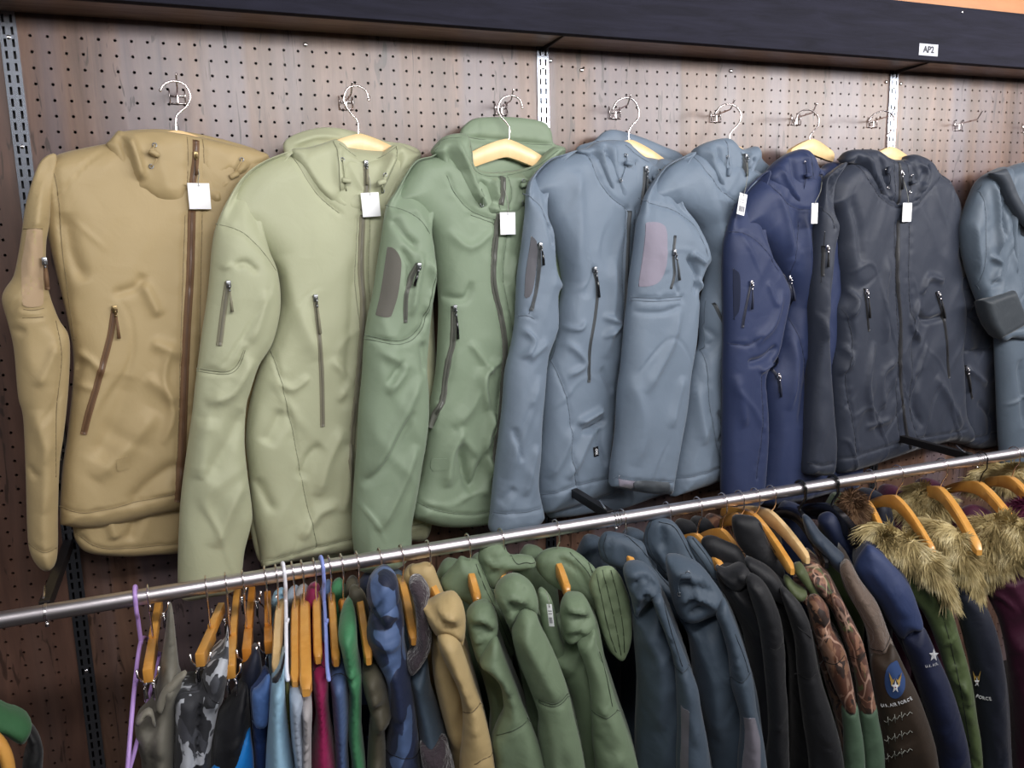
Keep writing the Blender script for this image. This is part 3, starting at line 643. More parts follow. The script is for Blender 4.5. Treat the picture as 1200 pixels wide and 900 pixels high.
# --- dark green jacket ---
fr, r, mt, th = jacket((595, 117), '7a8a74', 'dark green hooded softshell jacket with grey sleeve patch, wooden hanger showing at its neck')
tp = tape('55574f', '484a44')
Panel('back_panel', r, mt, [500,520, 500,600, 540,612, 600,610, 650,590, 660,540, 600,500], fr, -.012, .012, .012, .025, seed=4)
ts = Panel('torso', r, mt, [521,178, 505,184, 488,189, 476,205, 464,224, 456,240, 471,244, 490,255, 503,272, 509,300, 514,350, 513,400, 510,440, 503,480, 499,524, 493,560, 484,588, 483,604, 493,611, 520,617, 548,617, 570,614, 600,606, 640,596, 668,585, 672,480, 670,350, 665,250, 660,210, 640,195, 600,200, 560,200], fr, 0, .036, .02, .045, fold=.005, seed=51, thread=th,
    seams=[[484,586, 509,597, 548,602, 577,597, 665,570], [575,262, 572,330, 583,380, 586,430, 576,500, 575,590], [590,272, 586,330, 598,390], [521,206, 530,228, 548,247, 576,258], [530,400, 526,440, 510,500], [548,252, 575,262]],
    strokes=[([512,345, 540,350, 548,330], .008, -.005), ([520,270, 545,290, 575,268], .01, .004), ([535,520, 550,570, 570,520], .012, -.011), ([540,500, 525,530, 520,570], .012, .007), ([585,420, 560,440, 565,480], .008, .006), ([575,480, 565,520, 575,560], .01, .008), ([528,500, 550,470, 560,430], .015, .006), ([600,300, 595,330, 610,350], .01, .006), ([545,400, 560,420, 575,440], .008, .004), ([515,470, 508,500, 500,520], .008, .006)])
sl = Panel('sleeve', r, mt, [521,178, 505,183, 488,188, 476,204, 465,223, 454,241, 447,280, 438,340, 432,368, 427,401, 425,437, 421,478, 419,520, 416,560, 413,615, 416,650, 420,668, 445,670, 470,662, 480,640, 481,615, 487,582, 493,546, 500,500, 501,464, 499,428, 504,368, 508,340, 510,320, 507,290, 505,268, 512,230, 520,205], fr, .022, .034, .03, .05, fold=.005, sink=((495,190),(476,282),.05), seed=63, thread=th, fscale=1.1,
    seams=[[456,240, 471,244, 490,255, 505,274], [428,393, 465,399, 487,388, 499,359, 507,321], [428,397, 466,403, 490,391, 503,360]],
    strokes=[([462,255, 470,275, 486,292], .009, -.007), ([466,290, 476,310, 474,340], .006, -.006), ([490,295, 484,330, 478,370], .008, .006), ([500,300, 505,330, 495,370], .01, .008), ([440,410, 470,430, 450,460], .01, .005), ([490,440, 460,500, 430,560], .014, .007), ([480,480, 450,540, 425,570], .009, -.005), ([485,520, 460,580, 440,620], .012, .006), ([470,420, 450,450], .006, -.004), ([494,400, 497,440], .01, -.006)])
M['velcro_grey'] = fabric('velcro_grey', '605e58', .95, .05, sheen=.5)
sl.patch('sleeve_patch', M['velcro_grey'], [449,288,449,288, 460,290, 468,300, 470,313, 466,346, 458,372,458,372, 445,371, 435,365,435,365, 440,330], .0014)
zipper(sl, [491,309, 482,325, 476,345, 475,378], *tp, name='sleeve_zipper', width=.009, pull=(490, 312), pulldir=(-6, 12), cord=M['black_plastic'])
zipper(ts, [587,235, 582,271, 578,326, 586,368, 592,409, 588,472, 581,533, 578,600], *tp, width=.012)
zipper(ts, [532,359, 531,395, 526,423, 518,472, 508,503], *tp, name='pocket_zipper', width=.010, pull=(532, 361), pulldir=(3, 19), cord=M['black_plastic'])
ts.patch('hem_patch', mt, [505,538,505,538, 526,537,526,537, 526,551,526,551, 506,552,506,552], .0012)
Panel('hood_back', r, mt, [528,175, 538,158, 543,148, 556,139, 580,137, 610,138, 636,143, 645,154, 648,168, 662,175, 650,200, 600,220, 550,210], fr, -.024, .012, .01, .02, seed=5, thread=th, seams=[[543,160, 580,165, 647,170]], strokes=[([543,163, 600,166, 646,172], .006, -.004)])
hd = Panel('hood', r, mt, [507,177, 518,162, 530,157, 543,157, 549,165, 552,180, 554,194, 565,201, 589,202, 612,198, 629,192, 640,180, 650,172, 662,175,662,175, 645,190, 632,204, 622,220, 615,240, 600,255, 576,259, 550,250, 532,232, 520,205, 514,186], fr, .018, .022, .03, .022, fold=.004, seed=71, thread=th,
    seams=[[511,178, 522,163, 540,161], [552,170, 554,196, 566,205, 590,206, 628,196, 655,176], [585,206, 584,235, 577,257], [595,206, 598,230, 590,250]],
    strokes=[([530,165, 540,190, 552,215, 560,240], .007, .009), ([522,170, 532,200, 545,228, 560,245], .007, -.008), ([560,210, 570,235, 565,250], .007, -.008), ([575,210, 580,235], .006, .008), ([600,210, 620,215, 606,240], .006, .008), ([632,195, 612,210], .006, -.006), ([550,225, 575,245, 600,246], .006, .006)])
zipper(hd, [590,207, 590,220, 587,240], *tp, width=.011)
drawcord(hd, [563,221, 565,230, 564,240], mt, None); drawcord(hd, [613,212, 612,224, 613,237], mt, (612, 217, 10))
hangtag(hd, 592, 249, 20.5, 25, 'white price tag on the dark green jacket', (589, 220))
hang(fr, None, [612,126, 609,117, 600,112, 589,115, 584,124, 585,134, 594,145, 597,152, 596,165], (592, 163), 'honey coloured wooden hanger filling the neck of the dark green jacket', half=.12)

# --- first grey jacket ---
fr, r, mt, th = jacket((735, 121), '697787', 'slate grey hooded jacket with a small black skull label at its hem')
tp = tape('454a4e', '3a3e42')
Panel('back_panel', r, mt, [650,540, 640,600, 660,606, 700,600, 722,598, 760,585, 790,570, 790,520, 700,500], fr, -.014, .014, .012, .025, seed=4, thread=th, seams=[[650,598, 700,585, 720,584]])
ts = Panel('torso', r, mt, [677,177, 660,182, 644,188, 628,205, 619,222, 618,229, 628,232, 636,243, 642,262, 650,285, 656,310, 659,335, 655,362, 651,395, 641,428, 637,450, 633,509, 629,564, 633,594, 638,601, 653,598, 680,589, 700,582, 713,578, 722,572, 760,566, 800,555, 802,450, 800,330, 805,250, 800,210, 780,190, 740,182, 700,176], fr, 0, .036, .02, .045, fold=.004, seed=81, thread=th,
    seams=[[649,395, 652,428, 663,475, 666,510, 666,536, 672,564, 681,585], [634,584, 665,570, 713,559, 790,545], [741,246, 740,312, 738,384], [731,246, 728,312, 727,384, 722,450, 716,520, 714,560], [688,180, 694,206, 710,230, 733,246]],
    strokes=[([700,370, 720,380, 700,395], .007, .006), ([650,380, 672,385, 680,375], .006, .005), ([660,400, 680,425, 660,440], .008, .005), ([672,495, 690,485, 704,478], .008, .009), ([676,505, 695,498, 706,490], .006, -.009), ([700,500, 698,520, 705,545], .006, -.007), ([660,560, 680,520, 690,500], .012, .006), ([640,560, 655,530, 665,500], .012, .005), ([715,300, 712,360, 705,420], .015, .006), ([670,200, 672,260, 668,330], .02, .006), ([700,430, 715,460], .008, -.004), ([690,310, 680,350], .008, -.003), ([730,470, 718,520], .008, .006)])
sl = Panel('sleeve', r, mt, [677,176, 660,181, 644,187, 627,204, 619,220, 617,250, 613,285, 608,320, 606,352, 605,375, 601,402, 593,437, 590,478, 586,510, 580,560, 576,600, 575,622, 590,628, 620,622, 634,608, 635,600, 629,569, 631,536, 633,495, 637,450, 641,417, 652,384, 652,346, 657,334, 650,315, 647,274, 640,250, 645,215, 660,190], fr, .022, .03, .03, .04, fold=.004, sink=((650,186),(628,262),.05), seed=93, thread=th, fscale=1.1,
    seams=[[618,226, 628,231, 636,243, 642,263], [576,603, 600,600, 633,595], [606,372, 618,370, 626,374], [629,300, 627,340, 621,368]],
    strokes=[([642,262, 648,290], .006, -.006), ([612,385, 622,400, 610,420], .006, .006), ([640,400, 615,420], .01, .005), ([630,440, 608,500, 590,560], .016, .006), ([600,500, 606,540], .006, -.005), ([618,470, 600,520], .007, -.004), ([625,520, 610,580], .012, .005), ([585,590, 600,570], .01, -.004)])
M['velcro_slate'] = fabric('velcro_slate', '5a5a60', .95, .05, sheen=.5)
sl.patch('sleeve_patch', M['velcro_slate'], [614,275,614,275, 624,277, 629,285, 629,307, 624,340, 617,350, 607,348,607,348, 610,310], .0013)
zipper(sl, [631,286, 632,310, 629,335, 622,364], *tp, name='sleeve_zipper', width=.007, pull=(632, 288), pulldir=(3, 12), cord=M['black_plastic'])
zipper(ts, [738,247, 735,312, 733,384, 728,450, 718,520, 716,565], *tp, width=.009)
zipper(ts, [696,314, 700,340, 697,373, 691,409, 690,448], *tp, name='pocket_zipper', width=.008, pull=(696, 316), pulldir=(4, 17), cord=M['black_plastic'])
Panel('hood_back', r, mt, [676,174, 696,165, 707,155, 721,152, 749,160, 776,171, 799,183, 790,205, 740,215, 690,200], fr, -.022, .012, .01, .02, seed=5, thread=th, seams=[[700,165, 740,172, 790,192]])
hd = Panel('hood', r, mt, [676,177, 690,172, 700,166, 716,164, 733,166, 741,173, 749,180, 757,186, 764,192, 775,186, 788,188,788,188, 778,205, 765,220, 757,245, 745,248, 732,246, 710,231, 694,206, 686,186], fr, .018, .020, .03, .022, fold=.003, seed=101, thread=th,
    seams=[[733,170, 748,183, 760,190], [744,190, 741,220, 738,244]],
    strokes=[([700,170, 704,195, 716,225], .006, .008), ([708,168, 712,195, 724,228], .006, -.007), ([694,176, 700,205], .006, -.006), ([716,168, 718,200, 730,230], .008, .005), ([764,196, 758,220], .005, -.006), ([775,192, 764,208], .006, .006)])
zipper(hd, [756,196, 755,215, 752,240], *tp, width=.010, pull=(756, 198), pulldir=(0, 22))
drawcord(hd, [733,182, 733,192, 727,211], mt, (734, 192, -15)); drawcord(hd, [772,200, 766,206, 760,212], mt, (766, 207, 30))
mb = MB(); c = ts.at(698, 529, .0015); ax = np.array([ts.fr.t*.99+ts.fr.b*.08, ts.fr.n, ts.fr.b*.99-ts.fr.t*.08]); mb.box(c, (.0062, .001, .0105), ax, 0, .0008)
q = lambda x, z: c+ax[0]*x+ax[2]*z+ax[1]*.0015
mb.ball(q(.0002, .0035), np.array([.0032, .0007, .0032]), 1, 6); mb.box(q(.0002, .0), (.0017, .0005, .0014), ax, 1)
for s in (-1, 1): mb.box(q(-s*.0013, .0042), (.0008, .0009, .0009), ax, 0); mb.tube([q(-.0032*s, -.0018), q(.0034*s, -.0068)], .0008, 5, 1)
mb.build('skull_label', [M['black_plastic'], M['white_thread']], r)
hang(fr, None, [718,128, 722,120, 731,115, 742,117, 748,128, 748,138, 740,148, 737,154, 737,166], (737, 164), 'pale wooden hanger of the jacket with the skull label', half=.11)

# --- second grey jacket ---
fr, r, mt, th = jacket((858, 126), '667484', 'slate grey hooded jacket with pale pinkish sleeve patch and strapped cuff')
tp = tape('43484c', '383c40')
ts = Panel('torso', r, mt, [816,178, 800,185, 782,195, 768,213, 758,231, 776,240, 793,246, 815,263, 824,285, 828,301, 826,330, 820,360, 820,401, 812,423, 803,465, 797,510, 788,555, 785,582,785,582, 812,573, 846,562, 870,556, 900,548, 902,450, 900,350, 905,260, 905,225, 890,205, 860,190], fr, 0, .040, .02, .05, fold=.004, seed=111, thread=th,
    seams=[[826,351, 829,384, 828,430, 828,464, 831,490, 837,523, 846,548], [788,566, 815,556, 850,545, 895,532], [816,180, 822,200, 836,220, 857,236], [865,236, 862,300, 858,400]],
    strokes=[([838,300, 842,350], .012, .004), ([826,380, 836,396, 828,412], .006, -.006), ([822,410, 832,404], .006, .006), ([835,480, 845,500, 835,520], .008, -.006), ([815,450, 820,520], .014, .006), ([848,400, 842,440], .008, .005), ([822,200, 835,250, 845,300], .02, .004)])
sl = Panel('sleeve', r, mt, [816,178, 800,184, 782,194, 768,212, 758,230, 753,248, 749,260, 744,300, 740,326, 738,348, 734,384, 730,430, 726,460, 723,509, 718,545, 716,570,716,570, 735,574, 760,578, 784,579,784,579, 787,555, 793,523, 801,481, 805,440, 810,410, 813,384, 815,357, 814,340, 822,318, 829,305, 824,285, 815,262, 800,240, 796,215, 806,192], fr, .022, .032, .03, .04, fold=.0035, sink=((792,192),(784,285),.05), seed=123, thread=th, fscale=.8,
    seams=[[757,231, 776,240, 793,246, 815,263, 823,285, 827,301], [738,348, 765,349, 796,347], [738,352, 765,353, 794,351], [717,560, 750,563, 786,564]],
    strokes=[([800,300, 812,320, 810,345], .007, -.009), ([806,298, 822,310], .006, .007), ([812,325, 824,345], .006, .006), ([790,360, 780,400, 750,460], .014, .005), ([740,366, 770,366, 792,358], .006, -.003), ([735,440, 750,500, 740,545], .02, .004), ([795,440, 780,500], .012, .004), ([784,330, 790,345], .006, -.004), ([770,290, 775,320], .01, .002)])
M['velcro_pink'] = fabric('velcro_pinkish_grey', '837e8c', .95, .2, sheen=.6)
sl.patch('sleeve_patch', M['velcro_pink'], [750,262,750,262, 764,260, 775,262, 781,271, 781,307, 774,328, 762,335, 748,336, 739,335,739,335, 744,300], .0015)
sl.patch('cuff_strap', M['velcro_pink'], [717,561,717,561, 745,564,745,564, 742,574,742,574, 717,570,717,570], .0015)
M['tab_grey'] = simple('moulded_grey_tab', '50565c', .35)
sl.patch('cuff_tab', M['tab_grey'], [742,566, 750,563, 770,564, 784,565,784,565, 784,576,784,576, 760,576, 745,573], .003)
zipper(sl, [791,276, 789,300, 790,322, 786,338], *tp, name='sleeve_zipper', width=.007, pull=(789, 296), pulldir=(5, 17))
zipper(ts, [837,355, 842,366, 847,377], *tp, name='pocket_zipper', width=.006)
zipper(ts, [868,240, 866,300, 864,400, 862,540], *tp, width=.010)
Panel('hood_back', r, mt, [850,172, 866,174, 884,176, 892,187, 901,196, 904,206, 890,216, 870,220, 850,210], fr, -.004, .014, .012, .018, seed=5)
hd = Panel('hood', r, mt, [816,178, 822,170, 837,164, 851,162, 858,166, 863,172, 870,175, 876,174, 886,172, 889,186, 882,197, 876,210, 872,226, 866,237, 857,238, 835,221, 822,203], fr, .018, .020, .03, .02, fold=.003, seed=131, thread=th,
    seams=[[851,164, 853,190, 857,215, 862,235], [868,178, 868,205, 864,232]],
    strokes=[([828,172, 832,195, 845,220], .007, .007), ([838,168, 843,195, 852,222], .006, -.006), ([876,178, 872,200], .005, .008), ([882,185, 874,205], .005, -.008), ([820,180, 828,205, 842,224], .006, -.005)])
zipper(hd, [872,180, 873,195, 870,215], *tp, width=.009, pull=(873, 184), pulldir=(0, 12))
drawcord(hd, [852,184, 850,193, 851,203], mt, (851, 202, 80))
hangtag(hd, 871.5, 227, 12.5, 24, 'narrow printed price tag between the second grey jacket and the navy one', (873, 190), up=.05, tilt=-.2, barcode=True)
hang(fr, None, [838,133, 843,126, 852,122, 862,125, 868,134, 866,144, 858,153, 855,158, 855,170], (855, 168), 'hidden hanger of the second grey jacket, only its wire hook showing', half=.10)

# --- navy jacket ---
fr, r, mt, th = jacket((955, 128), '242f50', 'navy blue hooded softshell jacket left of the black one', spec=.35)
tp = tape('1c2238', '181c2c')
ts = Panel('torso', r, mt, [903,200, 886,213, 872,229, 861,252, 856,270, 873,273, 888,283, 900,299, 911,318, 921,344, 915,384, 906,417, 896,450, 896,505, 892,560, 890,590, 920,590, 960,580, 1000,565, 1002,450, 1000,330, 1005,230, 990,205, 960,200, 930,198], fr, 0, .040, .02, .05, fold=.003, seed=141, thread=th,
    seams=[[932,260, 928,320, 931,380, 940,440, 945,520], [900,210, 911,231, 931,245, 957,245]],
    strokes=[([905,220, 915,260, 922,300], .012, .005), ([935,250, 940,300, 938,360], .014, .006), ([920,360, 925,420, 918,480], .012, .006), ([905,420, 902,450], .008, -.006), ([940,420, 930,500], .014, -.004)])
sl = Panel('sleeve', r, mt, [903,200, 885,212, 872,228, 861,250, 855,270, 851,290, 850,330, 851,384, 850,430, 850,470, 849,536, 850,590, 870,597, 888,590, 892,568, 896,505, 894,466, 893,440, 906,417, 914,384, 921,344, 912,318, 900,297, 895,260, 897,225], fr, .022, .03, .03, .04, fold=.003, sink=((890,212),(878,302),.05), seed=153, thread=th, fscale=.8,
    seams=[[856,271, 873,273, 888,283, 900,299, 911,318], [852,402, 875,404, 887,395], [890,440, 891,500, 884,560]],
    strokes=[([912,340, 900,380, 880,400], .012, .005), ([905,405, 890,420, 872,425], .008, -.008), ([900,425, 885,435], .007, .006), ([860,440, 870,500], .014, .004), ([895,330, 905,360], .008, .003)])
M['velcro_navy'] = fabric('velcro_navy', '1b2238', .95, .05, sheen=.25)
sl.patch('sleeve_patch', M['velcro_navy'], [852,316,852,316, 862,316, 867,326, 866,362, 860,374, 852,374,852,374], .0014)
zipper(sl, [880,330, 877,345, 872,370, 870,384], *tp, name='sleeve_zipper', width=.007, pull=(879, 332), pulldir=(0, 16), metal=M['chrome'])
zipper(ts, [923,320, 928,345, 932,360], *tp, name='pocket_zipper', width=.006, pull=(924, 326), pulldir=(5, 14), metal=M['chrome'])
zipper(ts, [909,408, 912,430, 914,460], *tp, name='pocket_zipper', width=.006, pull=(911, 440), pulldir=(2, 13), metal=M['chrome'])
hd = Panel('hood', r, mt, [903,199, 915,186, 930,177, 942,175, 950,183, 955,195, 965,198, 974,190, 989,194, 990,215, 980,238, 955,247, 931,245, 911,231, 900,212], fr, .016, .022, .03, .022, fold=.003, seed=161, thread=th,
    seams=[[948,186, 952,210, 953,242]],
    strokes=[([912,195, 920,215, 935,238], .007, .006), ([925,182, 930,210, 940,235], .008, -.005), ([960,200, 956,220], .006, -.008), ([940,180, 945,210], .008, .005)])
zipper(hd, [962,204, 960,222, 957,243], *tp, width=.009)
drawcord(hd, [943,190, 944,206, 939,227], mt, (944, 206, 0), metal=M['chrome'])
hangtag(hd, 955, 238, 11, 23, 'white price tag half hidden between the navy and black jackets', (961, 210), up=.035)
hang(fr, None, [931,146, 935,134, 943,129, 952,130, 959,138, 958,148, 951,156, 949,160, 949,168], (951, 163), 'wooden hanger standing clear above the navy jacket collar', off=.004, half=.075)

# --- black jacket ---
fr, r, mt, th = jacket((1048, 132), '272d3b', 'black hooded softshell jacket with open front zip, fully visible at the right of the wall', phi=8, spec=.4)
tp = tape('1a1a1d', '303136')
sr = Panel('sleeve', r, mt, [1096,204, 1107,215, 1115,235, 1128,268, 1143,312, 1148,340, 1154,362, 1159,395, 1167,439, 1172,475, 1176,505, 1176,516, 1159,524, 1135,524, 1120,510, 1115,460, 1110,400, 1105,330, 1098,260, 1092,225], fr, -.002, .034, .02, .04, fold=.004, seed=173, thread=th, fscale=1.1,
    seams=[[1116,330, 1143,320], [1116,340, 1148,337], [1119,411, 1140,409, 1158,408], [1136,514, 1160,508, 1176,503]],
    strokes=[([1120,360, 1140,380], .008, -.004), ([1125,430, 1150,450], .01, .005), ([1140,470, 1160,490], .01, -.004)])
sr.patch('sleeve_patch', fabric('velcro_black', '1e1f22', .95, .05, sheen=.2), [1116,275,1116,275, 1128,272,1128,272, 1136,295, 1142,320,1142,320, 1119,328,1119,328], .0013)
zipper(sr, [1131,428, 1135,445, 1139,467], *tp, name='sleeve_zipper', width=.006, pull=(1132, 432), pulldir=(3, 14), metal=M['chrome'])
ts = Panel('torso', r, mt, [1000,190, 985,195, 970,209, 965,229, 961,242, 968,246, 974,256, 978,280, 979,300, 984,340, 978,362, 978,400, 973,437, 974,500, 975,535, 977,548, 982,554, 1002,550, 1035,539, 1063,529, 1075,526, 1104,518, 1125,520, 1134,515, 1132,500, 1124,480, 1121,445, 1119,406, 1122,362, 1118,326, 1116,271, 1115,240, 1110,222, 1098,206, 1080,198, 1050,190], fr, 0, .038, .02, .045, fold=.005, seed=181, thread=th,
    seams=[[979,541, 1020,528, 1063,515, 1100,508, 1128,502], [1047,262, 1046,330, 1050,400, 1048,470, 1054,520], [1062,262, 1060,330, 1066,400, 1064,470, 1070,512], [991,362, 996,400, 990,440, 996,490, 1002,530], [1005,194, 1013,212, 1028,230, 1046,242, 1068,242, 1080,230, 1098,206]],
    strokes=[([990,230, 1000,270, 1003,310], .014, -.006), ([1098,330, 1080,325, 1072,345], .010, .007), ([1100,370, 1080,375, 1070,365], .008, -.008), ([1070,350, 1062,380, 1072,400], .008, .007), ([985,330, 998,350, 990,375], .008, .007), ([1045,420, 1030,440, 1030,480], .012, .006), ([1090,440, 1110,480, 1120,500], .015, .006), ([1068,440, 1080,400], .007, .005), ([1020,400, 1010,450, 1020,500], .012, .006), ([985,400, 992,420, 984,440], .008, .006), ([1035,300, 1030,350, 1035,400], .014, .005), ([1075,430, 1066,470, 1075,500], .01, -.005), ([1010,500, 1040,490], .01, .004)])
sl = Panel('sleeve', r, mt, [992,190, 980,198, 969,209, 965,229, 961,245, 958,258, 953,312, 951,354, 951,409, 947,478, 945,520, 943,552, 950,556, 960,557, 972,553, 975,520, 972,480, 968,430, 966,400, 966,354, 969,324, 971,299, 977,266, 974,245, 978,215, 988,198], fr, .024, .028, .03, .025, fold=.004, sink=((980,200),(966,268),.045), seed=193, thread=th, fscale=1.2,
    seams=[[960,242, 968,245, 974,256, 976,268], [944,541, 960,545, 974,543]],
    strokes=[([952,350, 962,370], .006, -.004), ([966,360, 958,420, 950,480], .01, .005), ([957,360, 965,400], .008, .004)])
sl.patch('sleeve_patch', fabric('velcro_charcoal', '35373a', .95, .2, sheen=.4), [958,270,958,270, 966,272, 967,300, 964,332,964,332, 952,333,952,333, 954,300], .0014)
zipper(sl, [968,288, 967,305, 966,324], *tp, name='sleeve_zipper', width=.005, pull=(968, 290), pulldir=(0, 12), metal=M['chrome'])
zipper(ts, [1053,258, 1052,326, 1056,381, 1055,437, 1058,475, 1063,510, 1068,525], *tp, width=.010, metal=M['chrome'])
zipper(ts, [1013,338, 1016,365, 1018,388], *tp, name='pocket_zipper', width=.007, pull=(1014, 342), pulldir=(3, 16), metal=M['chrome'])
zipper(ts, [1097,342, 1105,370, 1109,395, 1112,443], *tp, name='pocket_zipper', width=.009, pull=(1098, 344), pulldir=(7, 15), metal=M['chrome'])
Panel('hood_back', r, mt, [1002,182, 1030,180, 1060,184, 1085,190, 1093,203, 1060,220, 1010,210], fr, -.022, .012, .01, .02, seed=5)
hd = Panel('hood', r, mt, [990,191, 990,182, 996,176, 1010,175, 1025,176, 1036,183, 1046,187, 1060,187, 1062,183, 1070,181, 1080,184, 1089,190, 1095,200, 1099,205, 1092,218, 1081,231, 1068,243, 1046,243, 1028,231, 1013,213, 1004,194], fr, .018, .022, .03, .024, fold=.003, seed=201, thread=th,
    seams=[[1045,190, 1047,215, 1047,241], [1062,188, 1064,210, 1062,240]],
    strokes=[([1012,180, 1020,205, 1035,232], .007, .008), ([1003,182, 1010,205, 1022,225], .006, -.007), ([1026,180, 1032,205, 1042,230], .006, -.007), ([1072,190, 1080,205, 1072,225], .007, .008), ([1084,192, 1086,210, 1076,225], .006, -.007), ([1066,190, 1070,215], .005, -.006), ([1076,215, 1070,235], .006, .006)])
zipper(hd, [1054,190, 1055,205, 1054,240], *tp, width=.010, pull=(1055, 203), pulldir=(0, 10), metal=M['chrome'])
drawcord(hd, [1038,199, 1042,208, 1040,220], mt, (1038, 200, 80), metal=M['chrome']); drawcord(hd, [1068,206, 1066,214, 1066,225], mt, (1067, 214, 0), metal=M['chrome'])
hangtag(hd, 1060, 238, 16, 21, 'white price tag on the front of the black jacket, rightmost of the tags', (1055, 208))
hang(fr, None, [1018,141, 1024,134, 1036,130, 1045,134, 1048,143, 1045,152, 1040,158, 1040,162, 1040,174], (1043, 172), 'pale wooden hanger peeking from the collar of the black jacket', off=.0, half=.08)

# --- blue grey utility jacket at the right edge ---
fr, r, mt, th = jacket((1250, 140), '4f5b68', 'blue grey utility jacket with shoulder strap and rolled cuff, cut by the right edge', name='utility_jacket', phi=0, d=.070)
ts = Panel('torso', r, mt, [1200,190, 1180,196, 1165,204, 1158,230, 1160,300, 1165,380, 1168,450, 1172,530, 1180,560, 1240,550, 1320,520, 1330,400, 1325,280, 1320,215, 1290,195, 1240,185], fr, 0, .035, .02, .05, fold=.005, seed=211, thread=th,
    seams=[[1182,240, 1200,250, 1230,262]], strokes=[([1178,240, 1182,330], .012, .01), ([1190,420, 1196,500], .014, -.006)])
Panel('storm_flap', r, fabric('dark_slate_cotton', '2f353e', .6, .2), [1160,203,1160,203, 1177,197,1177,197, 1184,212, 1194,235, 1215,262, 1212,272, 1196,258, 1182,236, 1172,215], fr, .056, .014, .02, .012, seed=5, thread=th, fold=.002)
sl = Panel('sleeve', r, mt, [1178,196, 1158,203, 1148,212, 1140,229, 1134,247, 1129,268, 1132,300, 1140,330, 1150,356, 1162,372, 1182,360, 1190,330, 1183,290, 1180,250, 1180,220], fr, .02, .034, .03, .03, fold=.006, seed=223, thread=th, fscale=1.6,
    seams=[[1152,215, 1154,260, 1151,340]], strokes=[([1160,210, 1166,260, 1165,300], .008, .009), ([1170,220, 1176,280], .006, -.009), ([1155,300, 1168,310, 1160,330], .007, .009), ([1158,335, 1172,330], .006, -.006), ([1140,260, 1146,320], .008, .006)])
Panel('cuff', r, fabric('dark_cuff_cotton', '2f353b', .6, .2), [1151,352,1151,352, 1187,340,1187,340, 1196,362, 1204,378,1204,378, 1170,397,1170,397, 1158,378], fr, .05, .016, .035, .014, seed=7, thread=th, fold=.002)
Panel('lower_sleeve', r, mt, [1168,390, 1200,380, 1230,375, 1236,392, 1205,398, 1184,396, 1175,400], fr, .035, .016, .02, .014, seed=8, fold=.003)
ts.patch('flag_patch', fabric('black_badge', '23272e', .8, .05), [1194,250,1194,250, 1215,258,1215,258, 1215,285,1215,285, 1196,275,1196,275], .0015)
# ---------- clothes on the rail ----------
def hook_path(X, N, r=.0158, lean=0.):
    th = [200, 170, 135, 90, 45, 10, -20]
    P = [(X, -RD+r*math.cos(math.radians(a)), RZ+.001+r*math.sin(math.radians(a))) for a in th][::-1]   # open end behind, over the top, down in front
    return [np.array(p) for p in P]+[np.array([X, -RD-.0150, RZ-.018]), np.array([X*.7+N[0]*.3, -RD-.006, RZ-.032]), np.array(N)+[0, 0, .006], np.array(N)-[0, 0, .004]]
HG = 'wooden hangers on the clothes rail'
def arm_body(r, N, dirv, L, drop, mat, w=.0065, h0=.030, h1=.020, Lb=None, name='wooden_body', pw=1.5):
    Lb = Lb or L; n = np.array([-dirv[1], dirv[0], 0.]); V = []; ss = np.linspace(-Lb, L, 31)
    prof = [(-1, .12), (-.7, 0), (.7, 0), (1, .12), (1, .88), (.7, 1), (-.7, 1), (-1, .88)]
    for s_ in ss:
        a = abs(s_)/L; z = -drop*a**pw; hh = h0+(h1-h0)*min(a, 1); e = .6 if s_ in (ss[0], ss[-1]) else 1
        for p, q in prof: V.append(N+dirv*s_+n*p*w*e+np.array([0, 0, z-hh*(q*e+(1-e)/2)]))
    m = len(ss); mb = MB(); mb.add(V, [(i*8+k, i*8+(k+1) % 8, (i+1)*8+(k+1) % 8, (i+1)*8+k) for i in range(m-1) for k in range(8)]+[tuple(range(8))[::-1], tuple((m-1)*8+k for k in range(8))])
    return mb.build(name, mat, r, 'auto')
def rail_hanger(neck, end, label, mat='hanger_gold', L=None, w=.0065, wire='wire', slope=.34, hk=None, name='wooden_hanger', group=HG, wr=.0014, h0=.03, h1=.02):
    N_ = aty(neck[0], neck[1], RD); best = None
    for d in np.arange(.31, .56, .004):
        E_ = aty(end[0], end[1], d); v = E_-N_; s_ = math.hypot(v[0], v[1]); e = abs((N_[2]-E_[2])-slope*s_)
        if best is None or e < best[0]: best = (e, E_, s_)
    v = best[1]-N_; dv = np.array([v[0], v[1], 0]); dv /= np.linalg.norm(dv)
    ang = math.atan2(-dv[0], -dv[1]) if False else 0
    r = empty(name, N_, label, 'clothes hanger', group)
    s_ = best[2]; L = L or min(.17, max(.08, s_*1.02)); dr = max(.02, (N_[2]-best[1][2]-.008))*(L/max(s_, .05))**1.5; dr = min(dr, .085)
    arm_body(r, N_+[0, 0, .004], dv, L, dr, M[mat] if isinstance(mat, str) else mat, w, h0, h1, name='wooden_body' if 'wood' in name else 'plastic_body')
    mb = MB(); P = resample(cr(hook_path(hk if hk is not None else N_[0], N_), 6, False), .003); mb.tube(P, wr, 8); mb.ball(P[0], wr*1.5, 0, 6); mb.build('hook', M[wire], r)
    return r
